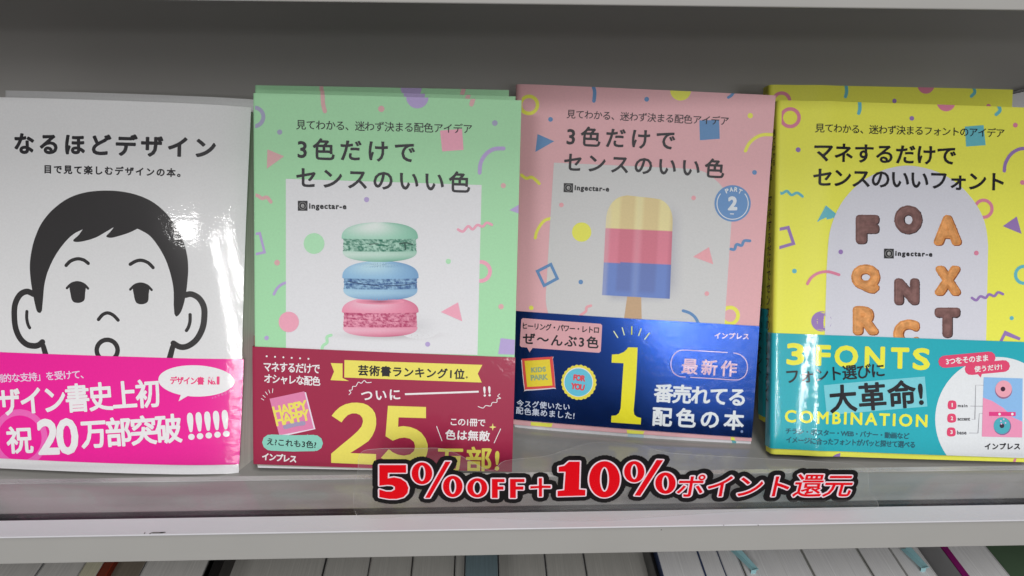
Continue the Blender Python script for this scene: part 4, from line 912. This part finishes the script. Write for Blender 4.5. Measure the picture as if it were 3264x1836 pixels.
for i, (x0, x1, c, lab) in enumerate(ROW):
    pg = M_PGD if x0 > 556 else M_PG2
    if x0 == 206: pg = M_CREAM
    if x0 == 252: pg = M_REDP
    if x0 == 278: pg = M_OLV
    if x0 == 518: pg = M_BLKP
    if x0 == 1172: pg = M_BLUEP
    zz = LOWZ - (0.016 if 556 < x0 < 1172 or x0 > 1180 else (0.0 if x0 != 278 else 0.004)) - random.random()*0.002
    low_book(x0, x1, gp(tuple(min(255, v*0.4+105) for v in c) if x0 not in (252, 518) else c), lab, z=zz, pages=pg, group='books standing on the lower shelf')
    if x0 == 518:
        a, _ = at_low(518, 1432, zz); b, _ = at_low(530, 1432, zz)
        box('orange_edge', 0.0007, b-a, 0.0014, 0.166, 0.2187, 0.2196, plain_mat('orange_cover', (0.42, 0.20, 0.03), 0.4), [o for o in scene.objects if o.parent is None and o.get('label') == lab][0])
NV = (0.03, 0.05, 0.12)
ROW2 = [(1646, 1663, (0.07, 0.07, 0.07), 'dark slim book with printed spine left of the white paged books'), (1664, 1770, NV, 'white paged book with navy cover edges, leftmost of the bright group'),
        (1771, 1822, NV, 'narrow white paged book holding a pale blue order slip on its left'), (1823, 1868, (0.45, 0.45, 0.47), 'narrow white paged book right of the first pale blue slip'),
        (1872, 2040, (0.3, 0.3, 0.28), 'wide white paged book between the two pale blue slips, left of a grey joint'), (2043, 2186, (0.35, 0.35, 0.33), 'white paged book holding the right pale blue order slip'),
        (2190, 2272, (0.33, 0.33, 0.32), 'white paged book right of the second pale blue slip'), (2275, 2346, (0.6, 0.6, 0.6), 'white paged book at the edge of the dark gap on the lower shelf'),
        (2408, 2527, (0.55, 0.55, 0.56), 'white paged book with a magenta cover edge right of the dark gap'), (2530, 2640, (0.07, 0.13, 0.07), 'dark green book at the right end of the lower shelf')]
M_PGW = paper_mat('bright_page_edges', (0.78, 0.78, 0.79), 'X', 1500.0); M_GRNP = plain_mat('dark_green_cover', (0.07, 0.12, 0.07), 0.4)
for (x0, x1, c, lab) in ROW2:
    zz = LOWZ + 0.004
    if x0 == 1646: zz = LOWZ - 0.002
    b = low_book(x0, x1, c, lab, z=zz, tc=0.0006, pages=M_GRNP if x0 == 2530 else (M_BLKP if x0 == 1646 else M_PGW), name='white_paged_book', ye=0.50, group='bright white books on the lower shelf')
mg = [o for o in scene.objects if o.get('label', '').startswith('white paged book with a magenta')][0]
box('magenta_edge', -0.0002, 0.0040, 0.0014, 0.199, 0.2202, 0.2210, plain_mat('magenta_cover', (0.22, 0.006, 0.13), 0.4), mg)
M_SLIP = plain_mat('pale_blue_slip', (0.30, 0.52, 0.56), 0.5)
for (x, y, lab) in ((1900, 1436, 'left pale blue order slip sticking out of a white paged book'), (2318, 1434, 'right pale blue order slip sticking out of a white paged book')):
    x = {1900: 1885, 2318: 2310}[x]
for (xa, xb, yb, lab) in ((1873, 1905, 1444, 'left pale blue order slip sticking up from the white paged books'), (2300, 2328, 1438, 'right pale blue order slip sticking up from the white paged books')):
    pass
for (px0, px1, lab) in (((1873-1629+1629-20, 1412), (1896, 1438), 'left pale blue order slip sticking up from the white paged books'), ((2292, 1411), (2323, 1433), 'right pale blue order slip sticking up from the white paged books')):
    z = LOWZ + 0.0052; a = at_low(px0[0], px0[1], z); b = at_low(px1[0], px1[1], z)
    h = 0.008; w = 0.0032
    V = [(a[0]-w/2, a[1]+0.01, z), (a[0]+w/2, a[1]+0.01, z), (b[0]+w/2, b[1], z+0.001), (b[0]-w/2, b[1], z+0.001), (b[0]+w*0.8, b[1]-0.001, z+h*0.35), (b[0], b[1]-0.001, z+h*0.28), (a[0]+w/2+.001, a[1]+0.01, z+h*.5), (b[0]-w/2, b[1], z-0.02), (b[0]+w/2, b[1], z-0.02)]
    o = link_mesh('order_slip', V, [(0, 1, 2, 3), (1, 6, 4, 2), (2, 4, 5, 3), (3, 2, 8, 7)], M_SLIP); md = o.modifiers.new('thickness', 'SOLIDIFY'); md.thickness = 0.0003
    o['label'] = lab; o['category'] = 'paper slip'; o['group'] = 'pale blue order slips'
